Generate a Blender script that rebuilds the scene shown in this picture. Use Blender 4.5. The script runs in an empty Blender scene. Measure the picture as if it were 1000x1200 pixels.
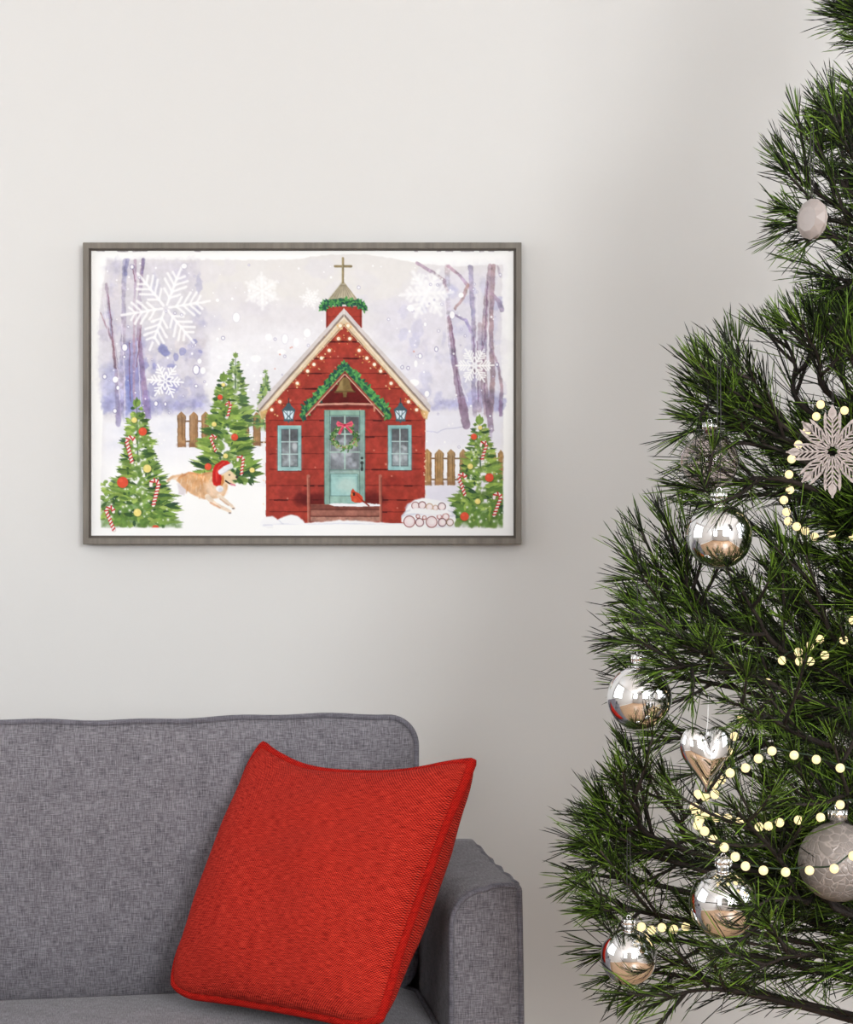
import bpy, bmesh, math
import numpy as np
from mathutils import Vector, Matrix, Quaternion

# ------------------------------------------------------------------ camera, sky, window light, added fill, exposure
sc = bpy.context.scene
C = sc.collection
PI = math.pi
F = 2142.0                       # focal length in pixels of the 1000 x 1200 frame
CAM = Vector((0, -3.5, 1.2))
cam = bpy.data.objects.new('camera', bpy.data.cameras.new('camera')); C.objects.link(cam)
cam.location = CAM; cam.rotation_euler = (PI/2, 0, 0)
cam.data.sensor_fit = 'HORIZONTAL'; cam.data.sensor_width = 36; cam.data.lens = 36*F/1000
cam.data.clip_start = .05
sc.camera = cam
sc.view_settings.view_transform = 'Standard'; sc.view_settings.look = 'None'
sc.view_settings.gamma = 1; sc.view_settings.use_curve_mapping = False
sc.view_settings.exposure = 0.0
sc.cycles.max_bounces = 10; sc.cycles.transparent_max_bounces = 12

w = bpy.data.worlds.new('sky'); sc.world = w; w.use_nodes = True
w.node_tree.nodes['Background'].inputs[0].default_value = (.8, .9, 1, 1)
w.node_tree.nodes['Background'].inputs[1].default_value = .6

def daylight(name, loc, rot, sx, sy, power, col):
    l = bpy.data.lights.new(name, 'AREA'); l.shape = 'RECTANGLE'; l.size = sx; l.size_y = sy
    l.energy = power; l.color = col
    o = bpy.data.objects.new(name, l); C.objects.link(o); o.location = loc; o.rotation_euler = rot
    return o
ROOM = dict(x0=-2.1, x1=2.3, y0=-5.2, z1=2.72)
WIN_L = (-2.1, -.35, .95, 2.55)      # left wall window: y range, z range
WIN_B = (.75, 2.15, 1.2, 2.6)          # window behind the camera, to its right: x range, z range
PW = dict(left=22, behind=190, right=18, side=60)
daylight('daylight_left', (ROOM['x0']-.16, (WIN_L[0]+WIN_L[1])/2, (WIN_L[2]+WIN_L[3])/2), (0, -PI/2, 0), WIN_L[3]-WIN_L[2], WIN_L[1]-WIN_L[0], PW['left'], (.97, .985, 1))
daylight('daylight_behind', ((WIN_B[0]+WIN_B[1])/2, ROOM['y0']-.16, (WIN_B[2]+WIN_B[3])/2), (PI/2, 0, 0), WIN_B[1]-WIN_B[0], WIN_B[3]-WIN_B[2], PW['behind'], (.97, .985, 1))
WIN_FILL = (-1.75, -.75, 1.2, 2.6)       # added fill opening behind the camera, to its left, to brighten the armrests
daylight('added_fill_behind_left', ((WIN_FILL[0]+WIN_FILL[1])/2, ROOM['y0']-.16, (WIN_FILL[2]+WIN_FILL[3])/2), (PI/2, 0, 0), WIN_FILL[1]-WIN_FILL[0], WIN_FILL[3]-WIN_FILL[2], PW['side'], (.97, .985, 1))  # area lamp added as fill for the armrests
WIN_R = (-2.3, -.9, .95, 2.5)         # right wall window: y range, z range
daylight('daylight_right', (ROOM['x1']+.16, (WIN_R[0]+WIN_R[1])/2, (WIN_R[2]+WIN_R[3])/2), (0, PI/2, 0), WIN_R[3]-WIN_R[2], WIN_R[1]-WIN_R[0], PW['right'], (.97, .985, 1))

# ------------------------------------------------------------------ helpers
def px(x, y, d):                 # a point seen at pixel (x, y), d metres in front of the camera
    return Vector(((x-500)/F*d, d-3.5, 1.2-(y-600)/F*d))

def link(name, me, mat=None, parent=None, smooth=True):
    o = bpy.data.objects.new(name, me); C.objects.link(o)
    if mat is not None:
        for m in (mat if isinstance(mat, (list, tuple)) else [mat]): me.materials.append(m)
    if parent is not None: o.parent = parent
    if smooth: me.polygons.foreach_set('use_smooth', [True]*len(me.polygons))
    return o
def mesh(name, v, f, mat=None, parent=None, smooth=True):
    me = bpy.data.meshes.new(name); me.from_pydata([tuple(a) for a in v], [], f); me.update()
    return link(name, me, mat, parent, smooth)
def tris_mesh(name, v, t, mat, parent=None, smooth=False):
    me = bpy.data.meshes.new(name); n = len(t)
    me.vertices.add(len(v)); me.vertices.foreach_set('co', v.astype(np.float32).ravel())
    me.loops.add(3*n); me.loops.foreach_set('vertex_index', t.astype(np.int32).ravel())
    me.polygons.add(n); me.polygons.foreach_set('loop_start', np.arange(0, 3*n, 3, dtype=np.int32))
    me.update(calc_edges=True); me.validate()
    return link(name, me, mat, parent, smooth)
def tag(o, label, cat, group=None, kind=None):
    o['label'] = label; o['category'] = cat
    if group: o['group'] = group
    if kind: o['kind'] = kind
    return o
def thing(name, loc, label, cat, group=None):
    o = bpy.data.objects.new(name, None); C.objects.link(o); o.location = loc; o.empty_display_size = .05
    return tag(o, label, cat, group)
class MB:                        # collects shapes into ONE mesh
    def __init__(s): s.v = []; s.f = []; s.mi = []
    def add(s, v, f, mi=0):
        n = len(s.v); s.v += [tuple(a) for a in v]; s.f += [tuple(i+n for i in q) for q in f]; s.mi += [mi]*len(f)
    def box(s, c, d, R=None, mi=0):
        v = []
        for x in (-1, 1):
            for y in (-1, 1):
                for z in (-1, 1):
                    p = Vector((x*d[0]/2, y*d[1]/2, z*d[2]/2)); v.append((R @ p if R else p)+Vector(c))
        s.add(v, [(0, 1, 3, 2), (4, 6, 7, 5), (0, 4, 5, 1), (2, 3, 7, 6), (0, 2, 6, 4), (1, 5, 7, 3)], mi)
    def tube(s, pts, r, n=8, closed=False, mi=0, cap=True):
        P = [Vector(p) for p in pts]; m = len(P); rs = r if isinstance(r, (list, tuple)) else [r]*m
        T = []
        for i in range(m):
            a = P[(i-1) % m] if closed or i else P[0]; b = P[(i+1) % m] if closed or i < m-1 else P[-1]
            t = (b-a); T.append(t.normalized() if t.length > 1e-9 else Vector((0, 0, 1)))
        u = T[0].orthogonal().normalized(); v = []; f = []
        for i in range(m):
            u = u-T[i]*u.dot(T[i]); u = u.normalized() if u.length > 1e-6 else T[i].orthogonal().normalized()
            q = T[i].cross(u)
            for k in range(n):
                a = 2*PI*k/n; v.append(P[i]+(u*math.cos(a)+q*math.sin(a))*rs[i])
        for i in range(m if closed else m-1):
            j = (i+1) % m
            for k in range(n):
                k2 = (k+1) % n; f.append((i*n+k, i*n+k2, j*n+k2, j*n+k))
        if not closed and cap: f += [tuple(range(n))[::-1], tuple((m-1)*n+k for k in range(n))]
        s.add(v, f, mi)
    def lathe(s, prof, n=24, c=(0, 0, 0), R=None, mi=0):      # prof: (radius, z) pairs bottom to top
        v = []; f = []; rows = []
        for r, z in prof:
            if r < 1e-6:
                rows.append([len(v)]); v.append(Vector((0, 0, z)))
            else:
                rows.append(list(range(len(v), len(v)+n)))
                for k in range(n): v.append(Vector((r*math.cos(2*PI*k/n), r*math.sin(2*PI*k/n), z)))
        for a, b in zip(rows[:-1], rows[1:]):
            for k in range(n):
                k2 = (k+1) % n
                if len(a) == 1 and len(b) == 1: continue
                if len(a) == 1: f.append((a[0], b[k2], b[k]))
                elif len(b) == 1: f.append((a[k], a[k2], b[0]))
                else: f.append((a[k], a[k2], b[k2], b[k]))
        v = [(R @ p if R else p)+Vector(c) for p in v]
        s.add(v, f, mi)
    def build(s, name, mat, parent=None, smooth=True, bevel=0, seg=2, auto=None):
        me = bpy.data.meshes.new(name); me.from_pydata(s.v, [], s.f); me.update()
        me.polygons.foreach_set('material_index', s.mi)
        o = link(name, me, mat, parent, smooth)
        if bevel:
            m = o.modifiers.new('edge', 'BEVEL'); m.width = bevel; m.segments = seg; m.limit_method = 'ANGLE'; m.angle_limit = math.radians(40)
        return o

# ------------------------------------------------------------------ materials
def lin(c):
    return tuple((v/255/12.92 if v <= 10 else ((v/255+.055)/1.055)**2.4) for v in c)+(1,)
class NT:
    def __init__(s, name):
        s.m = bpy.data.materials.new(name); s.m.use_nodes = True; s.t = s.m.node_tree; s.b = s.t.nodes['Principled BSDF']
    def n(s, typ, **kw):
        o = s.t.nodes.new('ShaderNode'+typ)
        for k, v in kw.items():
            if k in o.inputs.keys() if hasattr(o.inputs, 'keys') else False: o.inputs[k].default_value = v
            else: setattr(o, k, v)
        return o
    def l(s, a, b): s.t.links.new(a, b)
    def set(s, **kw):
        for k, v in kw.items(): s.b.inputs[k.replace('_', ' ')].default_value = v
        return s
def plain(name, col, rough=.5, metal=0., **kw):
    t = NT(name); t.set(Base_Color=col, Roughness=rough, Metallic=metal, **kw); return t.m
def ramp(t, fac, stops):
    r = t.n('ValToRGB'); e = r.color_ramp.elements
    while len(e) < len(stops): e.new(.5)
    for el, (p, c) in zip(e, stops): el.position = p; el.color = c
    t.l(fac, r.inputs[0]); return r.outputs[0]
def noise(t, vec, scale, detail=3, rough=.5):
    n = t.n('TexNoise'); n.inputs['Scale'].default_value = scale; n.inputs['Detail'].default_value = detail; n.inputs['Roughness'].default_value = rough
    if vec is not None: t.l(vec, n.inputs['Vector'])
    return n.outputs['Fac']
def mapping(t, src, scale):
    m = t.n('Mapping'); m.inputs['Scale'].default_value = scale; t.l(src, m.inputs[0]); return m.outputs[0]
def math_(t, op, a, b=None, c=None):
    m = t.n('Math', operation=op)
    for i, v in enumerate((a, b, c)):
        if v is None: continue
        if isinstance(v, (int, float)): m.inputs[i].default_value = v
        else: t.l(v, m.inputs[i])
    return m.outputs[0]
def bump(t, h, strength, dist=.001):
    b = t.n('Bump'); b.inputs['Strength'].default_value = strength; b.inputs['Distance'].default_value = dist
    t.l(h, b.inputs['Height']); t.l(b.outputs[0], t.b.inputs['Normal'])

def mat_wall(name, col):
    t = NT(name); co = t.n('TexCoord').outputs['Object']
    t.l(ramp(t, noise(t, co, 1.3, 4), [(.3, tuple(v*.985 for v in col[:3])+(1,)), (.7, col)]), t.b.inputs['Base Color'])
    t.set(Roughness=.85); bump(t, noise(t, co, 260, 2), .12, .0006); return t.m
def mat_linen(name, dark, mid, light):
    # melange cloth: short horizontal and vertical threads of differing greys (UV in metres)
    t = NT(name); uv = t.n('UVMap').outputs[0]
    h = noise(t, mapping(t, uv, (60, 700, 1)), 1, 3, .7); v = noise(t, mapping(t, uv, (700, 60, 1)), 1, 3, .7)
    big = noise(t, mapping(t, uv, (26, 26, 1)), 1, 3)
    s = math_(t, 'ADD', math_(t, 'MULTIPLY', h, .45), math_(t, 'MULTIPLY', v, .45)); s = math_(t, 'ADD', s, math_(t, 'MULTIPLY', big, .1))
    t.l(ramp(t, s, [(.38, dark), (.49, mid), (.60, light)]), t.b.inputs['Base Color'])
    t.set(Roughness=.95, Sheen_Weight=.12, Sheen_Roughness=.5); bump(t, s, .5, .001); return t.m
def mat_weave(name, dark, mid, light):
    # coarse plain weave with slubs (UV in metres)
    t = NT(name); uv = t.n('UVMap').outputs[0]
    sep = t.n('SeparateXYZ'); t.l(uv, sep.inputs[0])
    wob = math_(t, 'MULTIPLY', noise(t, mapping(t, uv, (30, 30, 1)), 1, 2), 1.6)
    k = 2*PI/.0036
    a = math_(t, 'SINE', math_(t, 'ADD', math_(t, 'MULTIPLY', sep.outputs[0], k), wob)); b = math_(t, 'SINE', math_(t, 'ADD', math_(t, 'MULTIPLY', sep.outputs[1], k*1.05), wob))
    wv = math_(t, 'ADD', math_(t, 'MULTIPLY', math_(t, 'MULTIPLY', a, b), .28), .5)
    sl = noise(t, mapping(t, uv, (70, 820, 1)), 1, 3, .6)
    s = math_(t, 'ADD', wv, math_(t, 'MULTIPLY', math_(t, 'SUBTRACT', sl, .5), .95))
    t.l(ramp(t, s, [(.25, dark), (.5, mid), (.78, light)]), t.b.inputs['Base Color'])
    t.set(Roughness=.95, Specular_IOR_Level=.12); bump(t, s, .8, .0016); return t.m
def mat_wood(name, dark, light, scale, rough=.5):
    t = NT(name); co = t.n('TexCoord').outputs['Object']
    t.l(ramp(t, noise(t, mapping(t, co, scale), 1, 5, .6), [(.3, dark), (.7, light)]), t.b.inputs['Base Color']); t.set(Roughness=rough); return t.m
def mat_floor():
    t = NT('oak_floor'); co = t.n('TexCoord').outputs['Object']
    br = t.n('TexBrick'); br.inputs['Scale'].default_value = 1; br.inputs['Brick Width'].default_value = 1.3; br.inputs['Row Height'].default_value = .14; br.inputs['Mortar Size'].default_value = .002
    br.inputs['Color1'].default_value = (.40, .24, .13, 1); br.inputs['Color2'].default_value = (.48, .30, .17, 1); br.inputs['Mortar'].default_value = (.12, .07, .04, 1)
    t.l(co, br.inputs['Vector'])
    g = ramp(t, noise(t, mapping(t, co, (3, 40, 1)), 1, 4), [(.3, (.8, .8, .8, 1)), (.7, (1.1, 1.1, 1.1, 1))])
    mx = t.n('MixRGB', blend_type='MULTIPLY'); mx.inputs[0].default_value = 1; t.l(br.outputs[0], mx.inputs[1]); t.l(g, mx.inputs[2])
    t.l(mx.outputs[0], t.b.inputs['Base Color']); t.set(Roughness=.38); return t.m

M = {}
M['wall'] = mat_wall('warm_white_wall', (.565, .557, .545, 1))
M['ceiling'] = plain('white_ceiling', (.85, .85, .84, 1), .9)
M['trim'] = plain('white_paint', (.8, .8, .78, 1), .5)
M['floor'] = mat_floor()
M['grey'] = mat_linen('grey_linen', lin((52, 51, 56)), lin((95, 92, 98)), lin((126, 123, 129)))
M['grey_piping'] = mat_linen('grey_piping', lin((56, 55, 62)), lin((86, 84, 92)), lin((108, 106, 114)))
M['red'] = mat_weave('red_weave', lin((66, 4, 3)), lin((154, 24, 15)), lin((206, 68, 52)))
M['red_piping'] = mat_weave('red_piping', lin((96, 5, 3)), lin((150, 16, 9)), lin((178, 36, 24)))
M['frame'] = mat_wood('grey_washed_wood', lin((88, 82, 74)), lin((114, 107, 98)), (60, 60, 6), .6)
M['frame_lip'] = plain('dark_frame_lip', lin((66, 58, 50)), .6)
M['leg'] = plain('dark_leg', lin((70, 48, 34)), .5)

# ------------------------------------------------------------------ the room
def struct(o): o['kind'] = 'structure'; return o
X0, X1, Y0, Z1 = ROOM['x0'], ROOM['x1'], ROOM['y0'], ROOM['z1']
def slab(name, x0, x1, y0, y1, z0, z1, m):
    b = MB(); b.box(((x0+x1)/2, (y0+y1)/2, (z0+z1)/2), (x1-x0, y1-y0, z1-z0)); return struct(b.build(name, m, smooth=False))
slab('floor', X0-.2, X1+.2, Y0-.2, .2, -.1, 0, M['floor'])
slab('ceiling', X0-.2, X1+.2, Y0-.2, .2, Z1, Z1+.1, M['ceiling'])
slab('wall_back', X0-.12, X1+.12, 0, .12, 0, Z1, M['wall'])
def side_wall(name, xc, win):
    a0, a1, b0, b1 = win; b = MB()
    for y0, y1, z0, z1 in ((Y0, a0, 0, Z1), (a1, 0, 0, Z1), (a0, a1, 0, b0), (a0, a1, b1, Z1)): b.box((xc, (y0+y1)/2, (z0+z1)/2), (.12, y1-y0, z1-z0))
    struct(b.build(name, M['wall'], smooth=False))
def side_window(name, xc, win):
    a0, a1, b0, b1 = win; b = MB()
    for y in (a0+.025, (a0+a1)/2, a1-.025): b.box((xc, y, (b0+b1)/2), (.05, .05, b1-b0))
    for z in (b0+.025, b1-.025): b.box((xc, (a0+a1)/2, z), (.05, a1-a0, .05))
    struct(b.build(name, M['trim'], smooth=False))
side_wall('wall_left', X0-.06, WIN_L); side_wall('wall_right', X1+.06, WIN_R)
b = MB()
xs_ = [X0-.12, WIN_FILL[0], WIN_FILL[1], WIN_B[0], WIN_B[1], X1+.12]; d0, d1 = WIN_B[2:]
for k in range(5):
    x0, x1 = xs_[k], xs_[k+1]
    for z0, z1 in (((0, d0), (d1, Z1)) if k in (1, 3) else ((0, Z1),)): b.box(((x0+x1)/2, Y0-.06, (z0+z1)/2), (x1-x0, .12, z1-z0))
struct(b.build('wall_front', M['wall'], smooth=False))
side_window('window_1', X0-.05, WIN_L); side_window('window_3', X1+.05, WIN_R)
for nm, (c0, c1, d0, d1) in (('window_2', WIN_B), ('added_fill_window', WIN_FILL)):  # the last frame surrounds the added fill opening
    b = MB()
    for x in (c0+.025, (c0+c1)/2, c1-.025): b.box((x, Y0-.05, (d0+d1)/2), (.05, .05, d1-d0))
    for z in (d0+.025, d1-.025): b.box(((c0+c1)/2, Y0-.05, z), (c1-c0, .05, .05))
    struct(b.build(nm, M['trim'], smooth=False))
slab('baseboard_back', X0, X1, -.016, 0, 0, .1, M['trim'])
slab('baseboard_right', X1-.016, X1, Y0, -.016, 0, .1, M['trim'])
slab('baseboard_left', X0, X0+.016, Y0, -.016, 0, .1, M['trim'])
# ---------------------------------------------------------------- the printed watercolour
# a small vector painter: returns an (rows, cols, 3) sRGB array for the sheet of paper;
# all coordinates inside are "print units" (x 107..602, y 294..627)
def paint_print():
    S = 3
    X0, Y0, X1, Y1 = 107, 294, 602, 627
    W, H = (X1-X0)*S, (Y1-Y0)*S
    rng = np.random.RandomState(11)
    def vnoise(cell, seed):
        r = np.random.RandomState(seed)
        gw, gh = int(W/S/cell)+3, int(H/S/cell)+3
        g = r.rand(gh, gw)
        xs = np.arange(W)/S/cell; ys = np.arange(H)/S/cell
        xi = xs.astype(int); yi = ys.astype(int)
        fx = xs-xi; fy = ys-yi
        fx = fx*fx*(3-2*fx); fy = fy*fy*(3-2*fy)
        a = g[np.ix_(yi, xi)]*(1-fx)+g[np.ix_(yi, xi+1)]*fx
        b = g[np.ix_(yi+1, xi)]*(1-fx)+g[np.ix_(yi+1, xi+1)]*fx
        return (a*(1-fy[:, None])+b*fy[:, None])*2-1
    def fbm(cell, seed):
        return (vnoise(cell, seed)+.5*vnoise(cell/2.1, seed+1)+.25*vnoise(cell/4.3, seed+2))/1.5
    N1, N2, N3, N4 = fbm(9, 1), fbm(4, 5), fbm(22, 9), fbm(2.2, 13)
    NJx, NJy = fbm(5, 21), fbm(5, 31)
    img = np.ones((H, W, 3))*np.array([254, 254, 253.])
    GX = (np.arange(W)+.5)/S+X0; GY = (np.arange(H)+.5)/S+Y0
    def box(x0, y0, x1, y1):
        a = max(0, int((x0-X0)*S)-1); b = min(W, int((x1-X0)*S)+2)
        c = max(0, int((y0-Y0)*S)-1); d = min(H, int((y1-Y0)*S)+2)
        return (slice(c, max(c, d)), slice(a, max(a, b)))
    def grid(sl, jit):
        gx, gy = np.meshgrid(GX[sl[1]], GY[sl[0]])
        if jit:
            gx = gx+jit*NJx[sl]; gy = gy+jit*NJy[sl]
        return gx, gy
    def lay(sl, m, col, alpha=1., var=.08, hue=0.):
        if m.size == 0: return
        c = np.array(col, float)
        v = 1+var*(N1[sl]*.6+N2[sl]*.6+N4[sl]*.25)
        cc = c[None, None]*v[..., None]
        if hue:
            cc = cc+hue*N3[sl][..., None]*np.array([1., .2, -.8])*12
        a = (m*alpha)[..., None]
        img[sl] = np.clip(img[sl]*(1-a)+cc*a, 0, 255)
    def poly(pts, col, alpha=1., var=.08, jit=.35, soft=0., hue=0.):
        p = np.array(pts, float)
        pad = jit+soft+1
        sl = box(p[:, 0].min()-pad, p[:, 1].min()-pad, p[:, 0].max()+pad, p[:, 1].max()+pad)
        gx, gy = grid(sl, jit)
        ins = np.zeros(gx.shape, bool)
        dist = np.full(gx.shape, 1e9) if soft else None
        n = len(p)
        for i in range(n):
            ax, ay = p[i]; bx_, by_ = p[(i+1) % n]
            if ay != by_:
                c = ((ay > gy) != (by_ > gy)) & (gx < (bx_-ax)*(gy-ay)/(by_-ay)+ax)
                ins ^= c
            if soft:
                dx, dy = bx_-ax, by_-ay
                t = np.clip(((gx-ax)*dx+(gy-ay)*dy)/(dx*dx+dy*dy+1e-9), 0, 1)
                dist = np.minimum(dist, np.hypot(gx-ax-t*dx, gy-ay-t*dy))
        m = ins.astype(float)
        if soft:
            m = np.clip(np.where(ins, dist, -dist)/soft*.5+.5, 0, 1)
        lay(sl, m, col, alpha, var, hue)
    def stroke(pts, w, col, alpha=1., var=.08, jit=.25, soft=.35, w2=None, hue=0.):
        p = np.array(pts, float); w2 = w if w2 is None else w2
        pad = max(w, w2)/2+jit+soft+1
        sl = box(p[:, 0].min()-pad, p[:, 1].min()-pad, p[:, 0].max()+pad, p[:, 1].max()+pad)
        gx, gy = grid(sl, jit)
        seg = np.hypot(*(p[1:]-p[:-1]).T); tot = seg.sum()+1e-9; acc = 0
        best = np.full(gx.shape, -1e9)
        for i in range(len(p)-1):
            ax, ay = p[i]; dx, dy = p[i+1]-p[i]
            t = np.clip(((gx-ax)*dx+(gy-ay)*dy)/(dx*dx+dy*dy+1e-9), 0, 1)
            u = (acc+t*seg[i])/tot
            best = np.maximum(best, (w+(w2-w)*u)/2-np.hypot(gx-ax-t*dx, gy-ay-t*dy)); acc += seg[i]
        lay(sl, np.clip(best/soft+.5, 0, 1), col, alpha, var, hue)
    def dot(x, y, r, col, alpha=1., soft=.4, ry=None, var=.03, jit=0., rot=0.):
        ry = ry or r; R = max(r, ry)+soft+jit+1
        sl = box(x-R, y-R, x+R, y+R)
        gx, gy = grid(sl, jit)
        c, s = math.cos(rot), math.sin(rot)
        ux = (gx-x)*c+(gy-y)*s; uy = -(gx-x)*s+(gy-y)*c
        d = (1-np.hypot(ux/r, uy/ry))*min(r, ry)
        lay(sl, np.clip(d/soft+.5, 0, 1), col, alpha, var)
    def leaf(x, y, ang, ln, wd, col, alpha=1., var=.14):
        c, s = math.cos(ang), math.sin(ang)
        P = [(0, 0), (.25, .42), (.6, .5), (1, 0), (.6, -.45), (.25, -.4)]
        poly([(x+c*ln*u-s*wd*v, y+s*ln*u+c*wd*v) for u, v in P], col, alpha, var, .3)
    def U(a, b): return a+(b-a)*rng.rand()
    def pick(l): return l[rng.randint(len(l))]

    # ---- washed paper area, sky and snow
    area = [(125.5, 305), (180, 304.5), (300, 305), (350, 304), (365, 301), (390, 298.5), (430, 298.5), (460, 303), (490, 309), (530, 312.5), (560, 311.5), (589, 310.5),
            (588, 330), (586.5, 360), (587, 385), (585, 405), (588, 440), (590, 480), (590, 616), (360, 618), (119, 617), (118, 570), (120, 520), (121.5, 470), (117.5, 440), (116, 420), (118, 400), (116.5, 375), (120, 340)]
    poly(area, (233, 230, 228), 1, .012, .8, .8)
    def band(y0, y1, col, a):
        sl = box(X0, y0, X1, y1)
        gx, gy = grid(sl, 3)
        t = (gy-y0)/(y1-y0); m = np.clip(np.minimum(t, 1-t)*4, 0, 1)
        inn = np.clip((img[sl].sum(2) < 757)*1., 0, 1)
        lay(sl, m*inn, col, a, .02)
    band(345, 420, (229, 226, 232), .7); band(390, 500, (238, 238, 243), .9)
    for k in range(120):
        dot(U(122, 588), U(312, 470), U(6, 22), pick([(226, 222, 230), (240, 238, 240), (222, 220, 233), (238, 234, 228)]), U(.15, .4), U(3, 8), jit=4, ry=U(5, 15))
    dot(330, 400, 75, (246, 245, 249), .7, 25, ry=16, jit=6); dot(250, 430, 60, (246, 246, 250), .8, 20, ry=22, jit=6)
    dot(490, 440, 45, (240, 239, 247), .6, 20, ry=22, jit=6)
    # ---- left wood: lavender and blue washes, trunks
    LW = [(126, 306), (232, 305), (231, 330), (232, 360), (243, 395), (244, 420), (240, 450), (240, 488), (122, 490), (117, 440), (117, 400), (118, 375), (121, 340)]
    poly(LW, (216, 212, 222), .8, .06, 3, 5)
    for k in range(110):
        x = U(124, 238); y = U(310, 486)
        c = pick([(204, 199, 216), (194, 190, 212), (220, 213, 219), (182, 180, 210), (228, 221, 221)] if y < 420 else [(162, 162, 204), (182, 180, 212), (146, 146, 194), (200, 198, 220)])
        dot(x, y, U(2.5, 10), c, U(.25, .7), U(1, 4), ry=U(4, 13), jit=3, var=.08)
    poly([(148, 400), (168, 395), (170, 440), (172, 492), (150, 492), (146, 445)], (134, 132, 192), .55, .15, 2.5, 4)
    poly([(120, 430), (140, 425), (146, 478), (122, 482)], (160, 164, 214), .5, .15, 2.5, 5)
    poly([(166, 470), (205, 466), (240, 464), (246, 474), (238, 480), (166, 484)], (150, 152, 204), .5, .2, 4, 5)
    poly([(146, 440), (156, 438), (158, 480), (148, 486)], (110, 128, 196), .5, .15, 2, 3)
    poly([(186, 402), (196, 405), (200, 414), (194, 418), (186, 413)], (128, 132, 186), .8, .15, 1.5, 1)
    for (x, y) in ((214, 412), (200, 428), (232, 432), (206, 418), (181, 428), (228, 400), (235, 412)):
        dot(x, y, U(2, 5), (150, 152, 200), .7, .8, ry=U(2, 5), jit=1.5, var=.1)
    T = [([(125, 333), (130, 380), (137, 430), (139, 496)], 3, 6, (150, 136, 160)),
         ([(118, 366), (126, 385), (133, 402), (136, 430)], 1.4, 4, (150, 112, 122)),
         ([(146, 305), (145, 380), (143, 440), (147, 492)], 5, 6, (176, 170, 202)),
         ([(159, 305), (158, 360), (157, 430), (158, 488)], 3.2, 2.5, (178, 150, 176)),
         ([(168, 305), (164, 345), (163, 395), (168, 440), (173, 489)], 3.5, 7, (146, 118, 150)),
         ([(169, 305), (167, 320)], 4, 2, (120, 112, 150)),
         ([(149, 305), (147, 322)], 5, 4, (150, 144, 184))]
    for p, w, w2, c in T:
        stroke(p, w, c, .62, .3, 1.1, 1.0, w2, hue=1.6)
    for p in ([(132, 385), (139, 440), (142, 490)], [(143, 380), (146, 440), (147, 492)], [(161, 400), (164, 450), (166, 492)], [(121, 350), (128, 400)]):
        stroke(p, .9, (236, 230, 240), .75, .05, .8)
    for p in ([(127, 345), (134, 410)], [(166, 380), (160, 430)], [(164, 385), (165, 399)], [(156, 315), (158, 330)], [(152, 400), (153, 470)]):
        stroke(p, 1.1, (128, 84, 104), .7, .2, .8)
    # ---- right wood
    RW = [(440, 385), (470, 345), (495, 316), (588, 312), (586, 400), (589, 492), (510, 490), (484, 456)]
    poly(RW, (226, 223, 234), .7, .04, 4, 10)
    for k in range(90):
        x = U(468, 588); y = U(320, 478)
        if x < 500 and y < 345: continue
        dot(x, y, U(2, 8), pick([(206, 204, 226), (220, 216, 230), (196, 196, 224), (232, 228, 236)]), U(.25, .7), U(1, 3), ry=U(3, 11), jit=3, var=.06)
    poly([(502, 474), (520, 470), (536, 468), (560, 455), (588, 462), (589, 484), (550, 476), (506, 479)], (160, 160, 212), .6, .15, 4, 4)
    T = [([(524.5, 313), (524, 345), (526, 390), (529, 420)], 6.5, 5, (196, 190, 208), .7),
         ([(526, 372), (530, 400), (533, 430), (537, 455), (543, 478), (546, 499)], 4, 10, (150, 126, 146), .75),
         ([(489, 309), (510, 321), (520, 329), (524, 342)], 4, 3.5, (176, 150, 166), .8),
         ([(525, 312), (540, 324), (549, 337)], 3.5, 4, (176, 152, 174), .8),
         ([(548, 334), (542, 350), (533, 362)], 4, 3, (178, 148, 148), .8),
         ([(533, 369), (545, 375), (552, 388)], 2.2, 4.5, (178, 156, 182), .8),
         ([(551, 313), (553, 350), (555, 385), (554, 440), (556, 486)], 5.5, 5, (164, 150, 174), .7),
         ([(562, 380), (562, 420), (561, 480)], 5, 6, (178, 160, 178), .6),
         ([(574, 312), (570, 345), (567, 390), (566, 440), (570, 480), (574, 500)], 5, 9, (164, 144, 160), .7),
         ([(578, 312), (576, 345), (575, 390), (577, 440), (574, 498)], 5.5, 6, (152, 126, 138), .7),
         ([(576, 344), (583, 352), (588, 363)], 4, 6, (166, 144, 164), .7),
         ([(575, 410), (583, 426), (587, 450), (587, 485)], 2.5, 5, (156, 134, 154), .7),
         ([(583, 312), (586, 325)], 2, 2, (180, 172, 190), .7)]
    for p, w, w2, c, a in T:
        stroke(p, w, c, a, .3, 1.0, .9, w2, hue=1.6)
    for p in ([(529, 380), (534, 430), (541, 480)], [(571, 330), (568, 400)], [(565, 400), (567, 450), (571, 496)], [(555, 395), (556, 440)], [(559, 400), (560, 470)]):
        stroke(p, 1.3, (116, 82, 116), .55, .25, .9)
    for p in ([(521, 345), (524, 400), (530, 440)], [(571, 385), (572, 430)], [(558, 345), (559, 380)], [(548, 470), (540, 450)]):
        stroke(p, 1.1, (240, 236, 244), .8, .04, .8)
    # ---- snow ground
    poly([(120, 492), (160, 490), (180, 486), (240, 484), (312, 488), (312, 616), (119, 617), (118, 560)], (243, 243, 249), .97, .012, 2, 6)
    poly([(496, 484), (530, 482), (556, 487), (590, 486), (590, 616), (496, 616)], (238, 237, 246), .97, .012, 2, 5)
    poly([(120, 540), (312, 530), (312, 617), (119, 617)], (253, 253, 253), .98, .004, 2, 14)
    poly([(496, 530), (530, 524), (590, 526), (590, 560), (496, 560)], (253, 253, 254), .8, .004, 2, 8)
    poly([(496, 570), (540, 566), (540, 586), (500, 590)], (228, 226, 240), .7, .02, 2, 6)
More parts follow.
